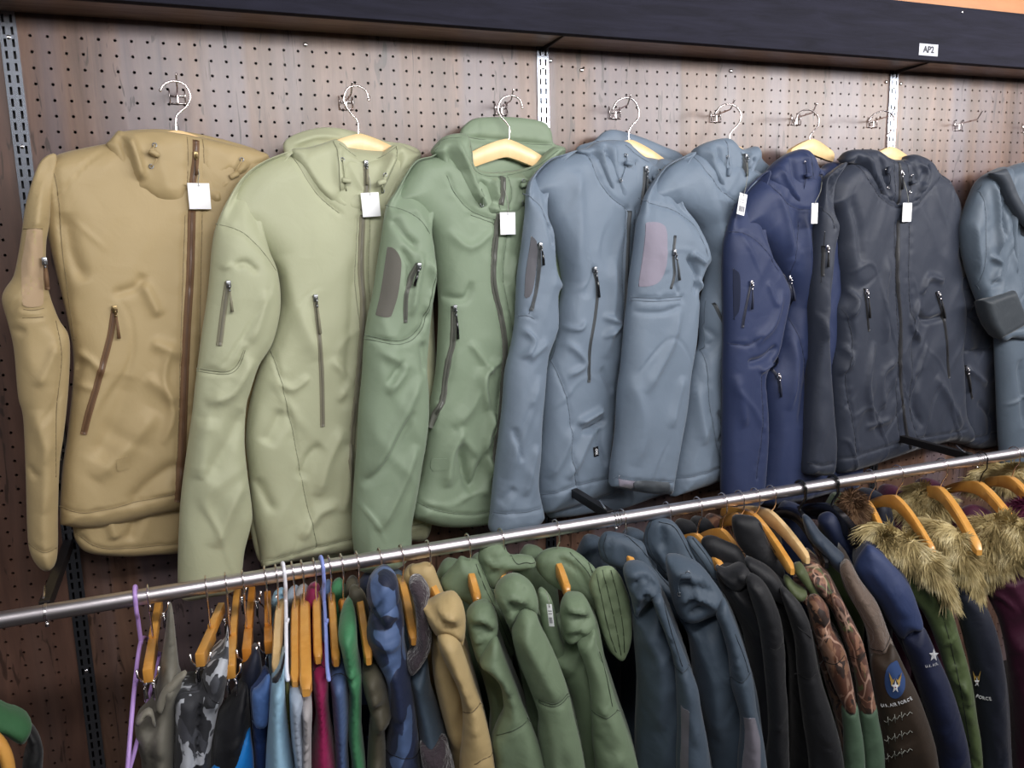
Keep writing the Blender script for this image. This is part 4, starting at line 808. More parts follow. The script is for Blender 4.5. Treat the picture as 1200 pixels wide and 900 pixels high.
def clip_hanger(neck, back, front, label, mat='hanger_gold', z=None):
    N_ = aty(neck[0], neck[1], RD); zz = N_[2]-.012
    def atz(x, y, z): v = ray(x, y); return CAM+v*((z-CAM[2])/v[2])
    Bk = atz(back[0], back[1], zz); Fr_ = atz(front[0], front[1], zz)
    r = empty('clip_hanger', N_, label, 'clothes hanger', 'wooden trouser hangers with clips on the rail')
    dv = Fr_-Bk; L = np.linalg.norm(dv); dv /= L; n = np.array([-dv[1], dv[0], 0]); up = np.array([0, 0, 1.])
    mid = N_+0; tb = (N_-Bk)@dv
    mb = MB(); mb.box(Bk+dv*tb/2+up*.003, (tb/2, .0055, .0095), np.array([dv, n, up]), 0, .0015); mb.box(Bk+dv*(tb+(L-tb)/2)-up*.003, ((L-tb)/2, .0065, .0105), np.array([dv, n, up]), 0, .0015); mb.build('wooden_bar', M[mat], r, 'auto')
    mb = MB(); P = resample(cr(hook_path(N_[0], N_), 6, False), .003); mb.tube(P, .0014, 8); mb.build('hook', M['wire'], r)
    for c in (Fr_-dv*.006, Bk+dv*.008):
        mb = MB()
        for s in (-1, 1):
            mb.tube([c+up*-.008, c+n*s*.007-up*.014, c+n*s*.0135-up*.006, c+n*s*.0145+up*.006], .0017, 6)
            mb.tube([c-up*.012+n*s*.002, c+n*s*.0065-up*.022, c+n*s*.004-up*.040], [.0028, .0030, .0016], 6)
            mb.box(c+n*s*.0065-up*.030, (.009, .0011, .010), np.array([dv, n, up]), 0, .0005)
        mb.tube([c-n*.008-up*.015, c+n*.008-up*.015], .0028, 8); mb.build('clip', M['chrome'], r)
    return r
def far_half(r, X, m, seed, z0=.925, w=.05, zb=.30, n=0):
    """far shoulder and sleeve of the garment, towards the wall"""
    fr = Frame((X+.012, -.16, z0), -20)
    Panel('far_sleeve', r, m, [(-w*.5, .01), (0, .022), (w*.6, .0), (w, -.08), (w*1.1, -.3), (w, zb-z0), (-w*.9, zb-z0), (-w, -.3), (-w, -.08)], fr, 0, .07, .07, R=.05, fold=.005, seed=seed, step=.011)
def frame_for(x, y, d=.40, dphi=0): return Frame(aty(x, y, d), -math.degrees(math.atan((x-211)/965))+dphi)
def cloth(name, x, y, label, cat, group=None, d=.40, dphi=0):
    fr = frame_for(x, y, d, dphi); r = empty(name, fr.A, label, cat, group); return fr, r
def P_(r, fr, part, mat, pts, off=0., T=.06, B=.14, R=.045, fold=.005, seed=1, seams=(), strokes=(), thread=None, **k):
    return Panel(part, r, mat, pts, fr, off, T, B, R, strokes=[(a_, w_, h_*.78) for a_, w_, h_ in strokes], fold=fold*1.5, seed=seed, seams=seams, thread=thread or THR, step=.0065, **dict(dict(fscale=1.35), **k))
THR = simple('dark_thread', '15161a', .8)
def fab(col, **k):
    key = 'fab_'+col+str(sorted(k.items()))
    if key not in M: M[key] = fabric('cloth_'+col, col, k.get('rough', .6), k.get('bump', .22), sheen=k.get('sheen', .15), spec=k.get('spec', .35), scale=k.get('scale', 1.))
    return M[key]
# --- lilac plastic hanger ---
def wire_hanger(hx, label, mat, pts3, name='plastic_hanger', rad=.0032):
    X = pts3[0][0]; r = empty(name, pts3[0], label, 'clothes hanger')
    mb = MB(); P = resample(cr(hook_path(X, np.array(pts3[0]), .0165), 6, False), .003); mb.tube(P, rad, 10); mb.ball(P[0], rad*1.2, 0, 6); mb.build('hook', M[mat], r)
    mb = MB(); N0 = np.array(pts3[0]); Fp = np.array(pts3[1]); Bp = np.array(pts3[2])
    loop = cr([N0, (N0+Fp)/2+[0, 0, .012], Fp+[0, .01, .004], Fp-[0, 0, .006], (Fp+Bp)/2-[0, 0, .010], Bp-[0, 0, .006], Bp+[0, -.01, .004], (N0+Bp)/2+[0, 0, .012]], 6)
    mb.tube(np.vstack([loop, loop[:1]]), rad, 10, cap=False); q = (N0*.6+Fp*.4); mb.tube([q+[0, 0, .005], q+[0.003, -.004, .018]], rad*.9, 8); mb.build('arms', M[mat], r); return r
N0 = aty(165, 752, RD); F0 = aty(150, 900, .46); B0 = N0+[.012, .16, -.10]
wire_hanger(164, 'empty lilac plastic hanger, leftmost on the rail', 'lilac_plastic', [N0, F0, B0])
# --- trousers and shorts on clip hangers ---
CL = 'trousers and shorts clipped to hangers'
clip_hanger((179, 744), (187, 708), (173, 790), 'orange wooden clip hanger holding the grey khaki trousers', 'hanger_gold')
fr, r = cloth('trousers', 178, 745, 'grey khaki trousers on a clip hanger, leftmost clothing on the rail', 'trousers', CL, d=.36)
tr = P_(r, fr, 'trouser_legs', fab('716e64'), [197,712, 202,712, 206,745, 210,780, 214,795, 208,815, 206,850, 206,900, 206,1000, 165,1000, 166,900, 160,868, 158,848, 164,838, 173,830, 182,812, 188,780, 193,745], T=.05, B=.06, R=.03, fold=.006, seed=11, fscale=1.6, strokes=[([178,835, 177,870, 180,930], .008, -.012), ([184,830, 200,800], .006, .007), ([196,740, 200,790], .005, -.006)])
P_(r, fr, 'waistband', fab('807c70'), [184,822, 192,806, 203,795, 217,785, 219,789, 208,804, 197,818, 189,836, 184,832], off=.04, T=.012, B=.01, R=.01, seed=3, fold=.002)
P_(r, fr, 'waistband', fab('807c70'), [158,846, 165,836, 173,830, 179,832, 183,852, 178,848, 174,838, 166,846, 161,853], off=.045, T=.012, B=.01, R=.01, seed=4, fold=.002)
clip_hanger((246, 733), (260, 714), (234, 772), 'golden wooden clip hanger holding the grey camouflage trousers', 'hanger_gold')
M['camo_urban'] = camo('urban_camouflage', ['34353a', 'b6bac2', '4b4d54'], 24., .7, [.56, .60])
fr, r = cloth('camouflage_trousers', 245, 740, 'white grey and black camouflage trousers on a clip hanger', 'trousers', CL, d=.38)
P_(r, fr, 'trouser_legs', M['camo_urban'], [206,812, 214,804, 226,802, 235,800, 241,780, 252,767, 262,758, 267,735, 268,780, 262,815, 257,824, 253,845, 249,870, 248,900, 246,1000, 200,1000, 203,900, 205,860], T=.05, B=.08, R=.03, fold=.005, seed=13, fscale=1.5, strokes=[([236,800, 232,850, 229,900, 226,960], .005, -.016), ([240,812, 255,826], .005, .006)], seams=[[237,807, 248,816, 257,825]])
clip_hanger((270, 742), (279, 690), (270, 786), 'wooden clip hanger holding the black and bright blue shorts', 'hanger_gold')
fr, r = cloth('shorts', 270, 745, 'black shorts with a bright blue lower panel on a clip hanger', 'shorts', CL, d=.385)
P_(r, fr, 'shorts_body', fab('17181d'), [250,862, 254,843, 262,830, 275,812, 284,800, 290,800, 293,825, 295,850, 298,900, 298,1000, 240,1000, 246,900], T=.05, B=.07, R=.035, seed=14, fold=.004)
P_(r, fr, 'side_panel', fab('1f86dc', rough=.45), [293,852,293,852, 298,900, 298,1000, 237,1000, 243,905,243,905, 270,876], off=.028, T=.026, B=.01, R=.03, seed=14, fold=.002)
clip_hanger((289, 733), (296, 695), (289, 766), 'darker orange wooden clip hanger just left of the denim jeans', 'hanger_orange')
fr, r = cloth('dark_trousers', 290, 740, 'dark navy trousers squeezed between the blue shorts and the jeans', 'trousers', CL, d=.37)
P_(r, fr, 'trouser_legs', fab('141a2c'), [283,785, 290,772, 300,760, 307,780, 305,830, 302,870, 300,900, 300,990, 286,990, 286,900, 284,830], T=.03, B=.07, R=.03, seed=15)
clip_hanger((315, 730), (314, 700), (315, 757), 'orange wooden clip hanger holding the denim jeans', 'hanger_orange')
fr, r = cloth('jeans', 315, 745, 'blue denim jeans with a pale folded waist on a clip hanger', 'jeans', CL, d=.40)
P_(r, fr, 'jeans_legs', fab('213868', scale=3), [293,810, 300,800, 314,790, 318,820, 316,850, 315,900, 314,1000, 298,1000, 298,900, 295,850], T=.04, B=.08, R=.03, seed=16, seams=[[295,850, 305,852, 315,849]], thread=simple('jeans_thread', '7f9cc8', .7))
P_(r, fr, 'waistband', fab('4c6da6', scale=3), [295,812, 303,803, 315,789, 317,800, 316,835, 313,848, 304,850, 297,845], off=.035, T=.02, B=.01, R=.012, seed=17, fold=.003)

# --- shirts and sweatshirts: one shoulder edge each ---
SG = 'shirts and sweatshirts in the middle left of the rail'
def shirt(neck, end, hl, hm, name, label, col, pts, cat='shirt', d=.40, T=.06, B=.15, seed=1, hanger=True, strokes=(), seams=(), R=.03, mat=None, **hk):
    if hanger: rail_hanger(neck, end, hl, hm, **hk)
    fr, r = cloth(name, (pts[0]+end[0])/2, pts[1], label, cat, SG, d=d)
    pn = P_(r, fr, 'shirt_body', mat or fab(col), pts, T=T, B=B, R=R, seed=seed, strokes=strokes, seams=seams)
    if hanger: far_half(r, aty(neck[0], neck[1], RD)[0], mat or fab(col), seed, w=.022)
    return fr, r, pn
fr, r, pn = shirt((327, 717), (324, 788), 'pale wooden hanger holding the light blue shirt', 'hanger_pale', 't_shirt', 'light blue t-shirt with a dark neckband', '8fb4cc', [317,806, 320,796, 327,786, 333,768, 334,800, 335,825, 339,856, 345,890, 348,920, 352,1000, 308,1000, 311,900, 314,850], seed=21, d=.44)
P_(r, fr, 'neckband', fab('2b2c33'), [319,795, 323,794, 329,782, 333,764, 334,772, 331,788, 325,799, 320,802], off=.05, T=.012, B=.02, R=.008, fold=.001)
X0 = aty(335, 700, RD)[0]
N0 = aty(335, 705, RD); F0 = aty(337, 790, .44); B0 = N0+[.01, .15, -.05]
wire_hanger(333, 'white plastic hanger beside the light blue t-shirt', 'white_plastic', [N0, F0, B0], rad=.003)
shirt(None, (336, 0), None, None, 'shirt', 'thin strip of olive green shirt under the white plastic hanger', '56562f', [333,789, 339,789, 341,830, 343,880, 344,1000, 336,1000, 336,860, 334,820], hanger=False, seed=22, d=.43, T=.03, R=.02)
shirt((346, 716), (346, 803), 'narrow wooden hanger holding the grey blue shirt', 'hanger_gold', 'shirt', 'pale grey blue shirt between the olive strip and the grey shirt', '97a3b4', [339,814, 342,807, 349,806, 355,812, 357,850, 359,900, 360,1000, 344,1000, 345,900, 341,860], seed=23, d=.45)
shirt((357, 712), (359, 818), 'glossy golden wooden hanger with a wide curved arm', 'hanger_gold', 'shirt', 'light grey shirt on the glossy golden hanger', 'a29ea0', [353,826, 357,821, 364,822, 366,832, 365,860, 365,900, 366,1000, 352,1000, 352,900, 354,850], seed=24, d=.46, w=.0085)
shirt((371, 708), (373, 774), 'wooden hanger holding the crimson sweatshirt', 'hanger_gold', 'sweatshirt', 'crimson sweatshirt between grey and slate blue tops', '8f1e50', [366,786, 369,778, 376,776, 383,778, 385,795, 386,838, 393,884, 396,920, 400,1000, 358,1000, 362,900, 366,868, 370,838, 367,807], 'sweatshirt', seed=25, seams=[[367,794, 376,792, 385,795]], strokes=[([376,800, 376,850, 382,900], .01, .006)])
fr, r = cloth('shirt', 366, 700, 'scrap of crimson collar high up behind the hooks', 'shirt', SG, d=.27); P_(r, fr, 'collar', fab('8f1e50'), [357,706, 361,692, 367,688, 373,696, 374,712, 366,716], T=.02, B=.03, R=.02)
N0 = aty(380, 706, RD); F0 = aty(385, 790, .45); B0 = N0+[.012, .15, -.05]
wire_hanger(382, 'periwinkle blue plastic hanger beside the crimson sweatshirt', 'blue_plastic', [N0, F0, B0], rad=.003)
shirt((389, 709), (394, 777), 'wooden hanger holding the slate blue sweatshirt', 'hanger_gold', 'sweatshirt', 'slate blue sweatshirt between the crimson and green ones', '4c6088', [386,792, 389,784, 397,780, 405,784, 408,800, 409,840, 408,869, 410,920, 412,1000, 392,1000, 393,900, 391,850, 388,810], 'sweatshirt', seed=26, seams=[[387,797, 397,794, 408,797]])
shirt((403, 706), (406, 728), 'orange wooden hanger showing above the green sweatshirt', 'hanger_orange', 'sweatshirt', 'green sweatshirt with a creased sleeve', '437f58', [396,742, 399,732, 405,727, 414,727, 418,737, 420,768, 424,792, 424,815, 424,853, 428,892, 431,930, 434,1000, 410,1000, 412,900, 407,853, 409,810, 406,792, 400,760], 'sweatshirt', seed=27, strokes=[([406,800, 415,796, 424,797], .004, -.010), ([405,792, 414,789, 423,789], .004, .006), ([398,742, 408,737, 418,740], .003, -.003)])
fr, r, pn = shirt((421, 702), (432, 775), 'long wooden hanger arm holding the dark olive sweatshirt', 'hanger_gold', 'sweatshirt', 'dark olive brown sweatshirt with a drooping shoulder fold', '4c483b', [424,790, 427,780, 435,777, 444,779, 450,794, 456,818, 459,834, 455,842, 451,850, 453,900, 455,1000, 428,1000, 430,900, 432,856, 434,835, 427,808], 'sweatshirt', seed=28, strokes=[([436,834, 445,828, 457,836], .004, -.009), ([433,822, 445,815, 455,820], .005, .007), ([440,850, 440,900], .01, -.006)])
P_(r, fr, 'hood', fab('4c483b'), [409,692, 414,687, 422,690, 429,700, 434,722, 435,752, 430,740, 420,722, 411,710], off=-.10, T=.02, B=.03, R=.02, seed=29)

# --- navy camouflage hoodie ---
HG2 = 'hooded jackets on the clothes rail'
M['camo_navy'] = camo('navy_camouflage', ['252f4c', '50668f', '1b2238'], 11., .6, [.55, .57], detail=1.)
rail_hanger((447, 690), (452, 700), 'hanger hidden in the navy camouflage hoodie, only its hook showing', 'hanger_gold', L=.06)
fr, r = cloth('camouflage_hoodie', 455, 690, 'navy and blue camouflage hoodie on the rail', 'hoodie', HG2)
P_(r, fr, 'hood', M['camo_navy'], [430,700, 431,682, 440,671, 452,667, 465,679, 468,704, 460,716, 445,722, 436,714], off=0, T=.04, B=.06, R=.03, seed=31, fscale=1.5, strokes=[([440,680, 446,700, 440,715], .006, -.008), ([450,672, 458,690], .006, .005)])
far_half(r, aty(447, 690, RD)[0], M['camo_navy'], 5)
P_(r, fr, 'hoodie_body', M['camo_navy'], [436,712, 430,735, 431,752, 437,765, 452,794, 455,838, 450,885, 445,930, 440,1000, 500,1000, 496,930, 493,890, 489,846, 485,813, 479,776, 474,751, 473,723, 467,700, 455,695, 444,700], T=.06, B=.12, R=.05, fold=.008, seed=32, fscale=1.4, strokes=[([438,720, 452,735, 470,730], .008, -.009), ([435,745, 455,755, 474,750], .008, .008), ([452,794, 465,775], .006, -.006), ([462,850, 480,840], .006, -.005)], seams=[[449,892, 470,886, 492,893]])
# --- fleece lined jacket ---
rail_hanger((472, 686), (485, 752), 'golden wooden hanger in front of the fleece lined collar', 'hanger_gold', w=.007)
fr, r = cloth('fleece_lined_jacket', 492, 700, 'slate blue jacket with dark brown fleece collar and cuff', 'jacket', HG2)
M['fleece'] = fabric('brown_fleece', '3d343a', .95, .5, scale=5., sheen=.6)
P_(r, fr, 'collar', M['fleece'], [479,682, 490,678, 498,684, 504,695, 501,707, 505,729, 506,752, 500,769, 488,785, 480,788, 477,768, 486,757, 488,729, 484,701], off=.02, T=.03, B=.05, R=.02, seed=33, fold=.007, fscale=2)
far_half(r, aty(472, 686, RD)[0], fab('435261'), 6)
P_(r, fr, 'jacket_body', fab('435261'), [480,786, 488,780, 499,769, 503,790, 506,813, 515,840, 522,863, 530,890, 536,930, 540,1000, 490,1000, 492,900, 490,850, 484,812], T=.06, B=.12, R=.045, seed=34, fold=.004)
P_(r, fr, 'cuff', M['fleece'], [492,870, 505,868, 521,863, 527,878, 533,900, 538,940, 540,990, 494,990, 494,930, 495,900], off=.03, T=.045, B=.03, R=.03, seed=35)

# --- generic jacket: back hood, front collar, body, sleeve ---
def railjacket(name, label, neck, end, hlabel, col, hood=None, collar=None, body=None, sleeve=None, seams=(), bstrokes=(), sstrokes=(), cstrokes=(), hm='hanger_gold', d=.40, seed=1, mat=None, hanger=True, fold=.005, sleeve_off=.055, hstrokes=(), hseams=(), hood_off=-.10, hoodT=.02, cat='jacket', collar_off=.03, smat=None, bseams=(), **hk):
    if hanger: rail_hanger(neck, end, hlabel, hm, **hk)
    fr, r = cloth(name, neck[0], neck[1], label, cat, HG2, d=d); m = mat or fab(col); out = {}
    th = simple('thread2_'+col, '%02x%02x%02x' % tuple(int(int(col[i:i+2], 16)*.6) for i in (0, 2, 4)), .7)
    if hood: out['hood'] = P_(r, fr, 'hood', m, hood, off=hood_off, T=hoodT, B=.02, R=.02, seed=seed+1, strokes=hstrokes, seams=hseams, thread=th, fold=.003)
    far_half(r, aty(neck[0], neck[1], RD)[0], m, seed)
    if collar: out['collar'] = P_(r, fr, 'collar', m, collar, off=collar_off, T=.03, B=.04, R=.02, seed=seed+2, strokes=cstrokes, fold=.006, fscale=2., thread=th)
    if body: out['body'] = P_(r, fr, 'jacket_body', m, body, T=.05, B=.20, R=.05, seed=seed+3, strokes=bstrokes, fold=fold, thread=th, seams=bseams)
    if sleeve: out['sleeve'] = P_(r, fr, 'sleeve', smat or m, sleeve, off=sleeve_off, T=.035, B=.05, R=.03, seed=seed+4, strokes=sstrokes, seams=seams, fold=fold*.8, thread=th)
    return fr, r, out
railjacket('hooded_jacket', 'tan hooded jacket on the rail left of the green ones', (503, 680), (514, 700), 'wooden hanger in the tan jacket on the rail', 'b09a6e',
    hood=[480,664, 490,661, 500,659, 508,664, 513,676, 522,697, 530,702, 520,710, 505,700, 488,690, 481,680], collar=[490,700, 500,707, 510,702, 520,698, 533,697, 543,710, 546,733, 542,755, 534,746, 522,738, 512,742, 503,730, 497,715],
    body=[505,735, 512,735, 540,745, 560,810, 575,870, 585,930, 595,1000, 530,1000, 530,900, 524,860, 513,817, 507,785], sleeve=[513,742, 524,738, 536,746, 544,767, 558,807, 566,830, 575,867, 580,900, 584,940, 590,1000, 538,1000, 538,900, 541,867, 542,833, 536,805, 524,780, 515,760],
    seams=[[543,840, 552,834, 566,829], [556,893, 566,888, 578,890]], cstrokes=[([498,700, 520,712, 543,722], .005, .008), ([502,712, 522,724, 543,738], .005, -.007), ([510,705, 525,712, 540,712], .004, .005)], bstrokes=[([510,770, 525,830, 535,880], .016, .01)], sstrokes=[([525,745, 540,790, 550,830], .01, .004)], seed=41)
GR = '6c7d64'
railjacket('hooded_jacket', 'green hooded jacket on the rail right beside the tan one', (549, 664), (560, 706), 'wooden hanger of the first green jacket beside the tan one', GR,
    hood=[516,682, 524,670, 532,661, 540,652, 548,655, 560,657, 567,670, 574,688, 590,723, 600,745, 605,757, 602,768, 596,766, 582,745, 566,722, 545,704, 526,697], hseams=[[561,658, 572,682, 588,715, 600,750], [558,662, 568,688, 584,722, 598,758]],
    collar=[546,724, 552,712, 562,707, 574,708, 581,718, 584,735, 580,749, 572,766, 562,777, 554,758], body=[553,755, 562,765, 580,745, 604,803, 624,853, 640,900, 650,1000, 578,1000, 578,900, 573,867, 574,830, 564,787],
    sleeve=[562,777, 568,762, 581,747, 591,770, 604,803, 614,830, 624,853, 638,893, 643,930, 650,1000, 584,1000, 580,900, 576,868, 582,850, 590,830, 585,800, 572,785], seams=[[582,866, 600,855, 622,849]],
    cstrokes=[([550,722, 565,722, 580,735], .005, .007), ([553,735, 565,732, 580,745], .005, -.007), ([556,750, 568,745], .004, .006), ([550,716, 562,718, 572,712], .003, -.004)], bstrokes=[([575,790, 590,840, 585,880], .012, -.008)], sstrokes=[([600,810, 585,850], .014, -.006), ([575,780, 592,800, 602,830], .01, .005)], seed=51)
railjacket('hooded_jacket', 'green hooded jacket on the rail, middle one of the three', (588, 668), (592, 684), 'wooden hanger of the middle green jacket', GR,
    hood=[560,652, 563,643, 570,637, 582,636, 591,639, 597,650, 610,650, 624,653, 628,663, 615,667, 600,668, 592,672, 583,688, 572,686, 563,668], hseams=[[598,652, 606,660, 617,659, 627,661]], hstrokes=[([566,650, 580,660, 592,655], .005, .006), ([572,675, 582,665], .004, -.005)],
    collar=[579,694, 588,680, 603,675, 616,680, 626,690, 631,706, 629,720, 616,710, 606,724, 598,734, 588,716], body=[598,730, 610,720, 632,733, 664,803, 682,873, 690,930, 695,1000, 630,1000, 630,900, 622,860, 612,800, 603,760],
    sleeve=[600,745, 602,730, 612,714, 627,718, 634,735, 648,763, 664,803, 673,840, 681,873, 687,910, 695,1000, 634,1000, 632,900, 630,860, 630,833, 618,800, 608,775], seams=[[631,820, 650,820, 668,817], [631,823, 650,823, 669,820]],
    cstrokes=[([586,690, 605,684, 627,698], .004, -.006), ([588,700, 602,694, 620,702], .004, .007), ([594,715, 604,706, 612,706], .004, -.007), ([598,682, 614,684, 628,700], .003, .005)], sstrokes=[([612,735, 640,790, 655,815], .012, .006), ([640,830, 650,880, 645,930], .012, .004)], bstrokes=[([612,780, 625,850], .012, -.008)], seed=61)
fr, r, o = railjacket('hooded_jacket', 'green hooded jacket with its big quilted hood opened out to the right', (652, 656), (664, 690), 'wooden hanger of the green jacket with the open hood', GR,
    hood=[628,655, 636,646, 650,642, 667,643, 680,650, 690,659, 700,670, 712,700, 722,740, 728,768, 715,764, 704,748, 693,722, 680,700, 668,694, 655,690, 640,680, 630,668], hood_off=-.11,
    collar=[656,712, 661,700, 668,697, 684,700, 694,717, 698,733, 686,744, 673,751, 662,748, 657,730], body=[640,760, 660,750, 697,733, 712,787, 730,843, 748,900, 760,1000, 680,1000, 678,900, 672,867, 668,817, 655,785],
    sleeve=[676,752, 690,742, 697,738, 700,757, 711,787, 721,820, 730,843, 741,873, 748,900, 755,940, 765,1000, 698,1000, 697,900, 694,870, 693,840, 690,800, 684,775], seams=[[694,838, 710,839, 727,837], [703,768, 712,800, 718,830]],
    cstrokes=[([660,706, 675,712, 692,716], .005, .008), ([659,722, 675,718, 694,728], .005, -.008), ([660,735, 675,732, 690,738], .005, .006), ([668,745, 682,735], .004, -.005)], sstrokes=[([700,860, 715,880], .01, -.004), ([710,900, 730,880], .01, .004)], hstrokes=[([650,650, 680,670, 700,710], .006, -.006)], hseams=[[690,662, 704,690, 714,730, 722,764], [668,648, 690,672, 704,710, 716,752]], seed=71)
P_(r, fr, 'hood_lining', fab('7c8c6e'), [697,668, 706,664, 717,664, 726,673, 733,688, 738,703, 741,733, 739,755, 731,773, 722,770, 712,757, 704,735, 696,705, 690,685], off=-.05, T=.014, B=.01, R=.012, fold=.003, seed=76, seams=[[706,668, 714,700, 722,735, 728,768], [716,668, 724,700, 730,735, 732,765], [699,672, 706,705, 714,740, 722,764]], thread=simple('lining_thread', '3f4a38', .8))
P_(r, fr, 'front_placket', fab(GR), [630,695, 636,690, 646,702, 652,722, 657,742, 662,762, 660,777, 655,781, 645,764, 636,735], off=.02, T=.016, B=.02, R=.012, seed=77)
t3 = o['body']; Pq = aty(643.5, 708, .47); card(Pq, .0105, .0375, fr.t*.8+fr.n*.3, np.array([0, 0, 1.]), fr.n, 'printed price tag hanging from the open hooded green jacket', None, aty(640, 694, .46), True, tilt=.12)

SL = '43505e'
fr, r, o = railjacket('hooded_jacket', 'dark blue grey hooded jacket with grey sleeve patch, just right of the green ones', (729, 638), (740, 655), 'wooden hanger of the first blue grey jacket', SL,
    hood=[701,640, 703,630, 711,623, 730,626, 745,632, 755,638, 762,658, 778,678, 791,690, 792,710, 784,706, 770,690, 745,672, 722,664, 706,656], hseams=[[711,627, 707,640, 712,655], [732,628, 752,644, 770,672, 788,692]], hstrokes=[([716,630, 714,650], .004, -.006)],
    collar=[730,668, 740,660, 757,663, 772,680, 775,697, 762,702, 752,712, 745,722, 739,700], body=[741,712, 750,715, 774,697, 810,783, 828,863, 838,930, 840,1000, 745,1000, 744,900, 744,860, 746,800, 742,740],
    sleeve=[764,700, 774,696, 781,713, 794,747, 809,783, 818,807, 822,833, 828,863, 833,900, 838,940, 840,1000, 795,1000, 792,900, 793,860, 793,830, 790,780, 780,745, 770,720], seams=[[791,786, 800,788, 811,785], [779,712, 788,745, 800,782]],
    cstrokes=[([736,672, 755,668, 772,684], .004, .008), ([740,684, 756,676, 772,694], .004, -.008), ([744,700, 756,690, 768,698], .004, .007), ([746,712, 758,702], .004, -.006)], bstrokes=[([755,740, 775,780, 770,850], .018, .008)], seed=81)
o['sleeve'].patch('sleeve_patch', fabric('velcro_lilac', '66646e', .95, .15, sheen=.5), [796,831,796,831, 808,832,808,832, 807,870, 806,930, 806,960,806,960, 794,960,794,960, 794,900], .0015)
fr, r, o = railjacket('hooded_jacket', 'dark blue grey hooded jacket with a looped cord and wide grey sleeve patch', (781, 634), (793, 648), 'wooden hanger of the second blue grey jacket', SL,
    hood=[754,640, 755,624, 760,612, 768,608, 780,608, 791,613, 803,630, 812,650, 830,680, 838,700, 820,690, 800,670, 786,655, 784,670, 778,668, 764,655], hseams=[[764,612, 758,628, 764,648, 782,676], [772,612, 790,618, 806,645, 826,682]], hstrokes=[([776,615, 778,640], .005, -.008), ([770,640, 782,662], .005, .006)],
    collar=[780,655, 786,652, 797,653, 820,663, 837,683, 849,703, 842,716, 828,722, 813,727, 797,722, 787,700], body=[795,720, 815,722, 849,703, 882,790, 894,863, 900,930, 905,1000, 832,1000, 830,900, 823,850, 813,800, 806,745],
    sleeve=[838,716, 849,703, 858,722, 868,747, 881,790, 887,833, 894,863, 899,900, 902,940, 905,1000, 866,1000, 864,900, 867,860, 866,835, 856,800, 853,767, 846,740], seams=[[855,797, 866,797, 880,792], [862,745, 872,770, 878,790]],
    cstrokes=[([790,665, 810,668, 832,684], .005, .009), ([792,680, 812,680, 840,698], .005, -.009), ([796,700, 815,692, 840,708], .005, .008), ([806,715, 822,705], .004, -.007), ([800,660, 815,680, 820,700], .005, .006)], bstrokes=[([812,740, 835,790, 838,860], .018, .009)], sstrokes=[([858,790, 864,770], .005, .005)], seed=91)
o['sleeve'].patch('sleeve_patch', fabric('velcro_lilac2', '6b6872', .95, .15, sheen=.5), [871,843,871,843, 880,842, 889,846, 892,862, 890,930, 890,960,890,960, 866,960,866,960, 866,895, 868,870], .0015)
drawcord(o['collar'], [796,696, 795,682, 800,674, 806,671], fab(SL), (803, 673, 10))
fr, r, o = railjacket('hooded_jacket', 'blue grey hooded jacket whose hood edge hangs down before the black jackets', (817, 628), (833, 645), 'wooden hanger just left of the first black jacket', '45525f',
    hood=[803,632, 812,629, 822,638, 832,650, 843,668, 855,688, 870,704, 880,718, 881,730, 874,742, 868,746, 860,732, 850,708, 838,686, 824,666, 810,650], hood_off=-.03, hseams=[[812,632, 830,655, 848,690, 864,716, 870,742], [806,634, 826,662, 844,694, 858,722]], body=[815,680, 850,700, 870,740, 885,800, 888,1000, 840,1000, 836,850, 826,750], d=.36, seed=101)
BK = '17181c'
railjacket('black_jacket', 'black jacket on the rail right after the blue grey hood', (846, 622), (861, 638), 'wooden hanger of the first black jacket', BK,
    hood=[822,640, 824,630, 835,628, 850,634, 866,642, 875,660, 866,672, 850,668, 834,656], hood_off=-.06, collar=[838,664, 850,668, 864,662, 874,664, 880,676, 866,690, 850,684], body=[840,672, 866,670, 893,682, 905,700, 912,725, 920,760, 921,800, 924,850, 924,920, 926,1000, 860,1000, 870,880, 876,800, 870,740, 850,700],
    sleeve=[874,678, 894,682, 910,710, 918,743, 921,800, 924,850, 924,1000, 896,1000, 896,900, 900,850, 895,780, 888,730], seams=[[900,758, 912,760, 919,757]], seed=111, cstrokes=[([845,672, 862,670, 876,680], .005, .007)])
railjacket('black_jacket', 'black jacket with an upright collar on the rail, next to the brown camouflage', (866, 604), (872, 612), 'hanger hidden inside the second black jacket, only its hook showing', BK, hm='hanger_gold', L=.08,
    hood=[858,606, 875,604, 890,610, 897,628, 906,645, 918,660, 919,690, 905,678, 890,664, 875,650, 862,632], hood_off=-.05, hseams=[[890,614, 904,640, 918,662], [866,645, 890,662, 917,688]], collar=[872,656, 890,660, 908,672, 920,690, 930,706, 915,706, 890,690], body=[876,668, 912,680, 934,707, 948,730, 957,760, 964,800, 975,835, 986,881, 992,930, 996,1000, 915,1000, 925,900, 926,800, 918,740, 900,700],
    sleeve=[914,690, 934,704, 948,728, 956,765, 962,795, 975,835, 987,881, 992,930, 996,1000, 950,1000, 948,900, 940,840, 934,790, 930,745], seams=[[933,733, 944,742, 951,750], [931,792, 946,795, 958,790]], seed=121)
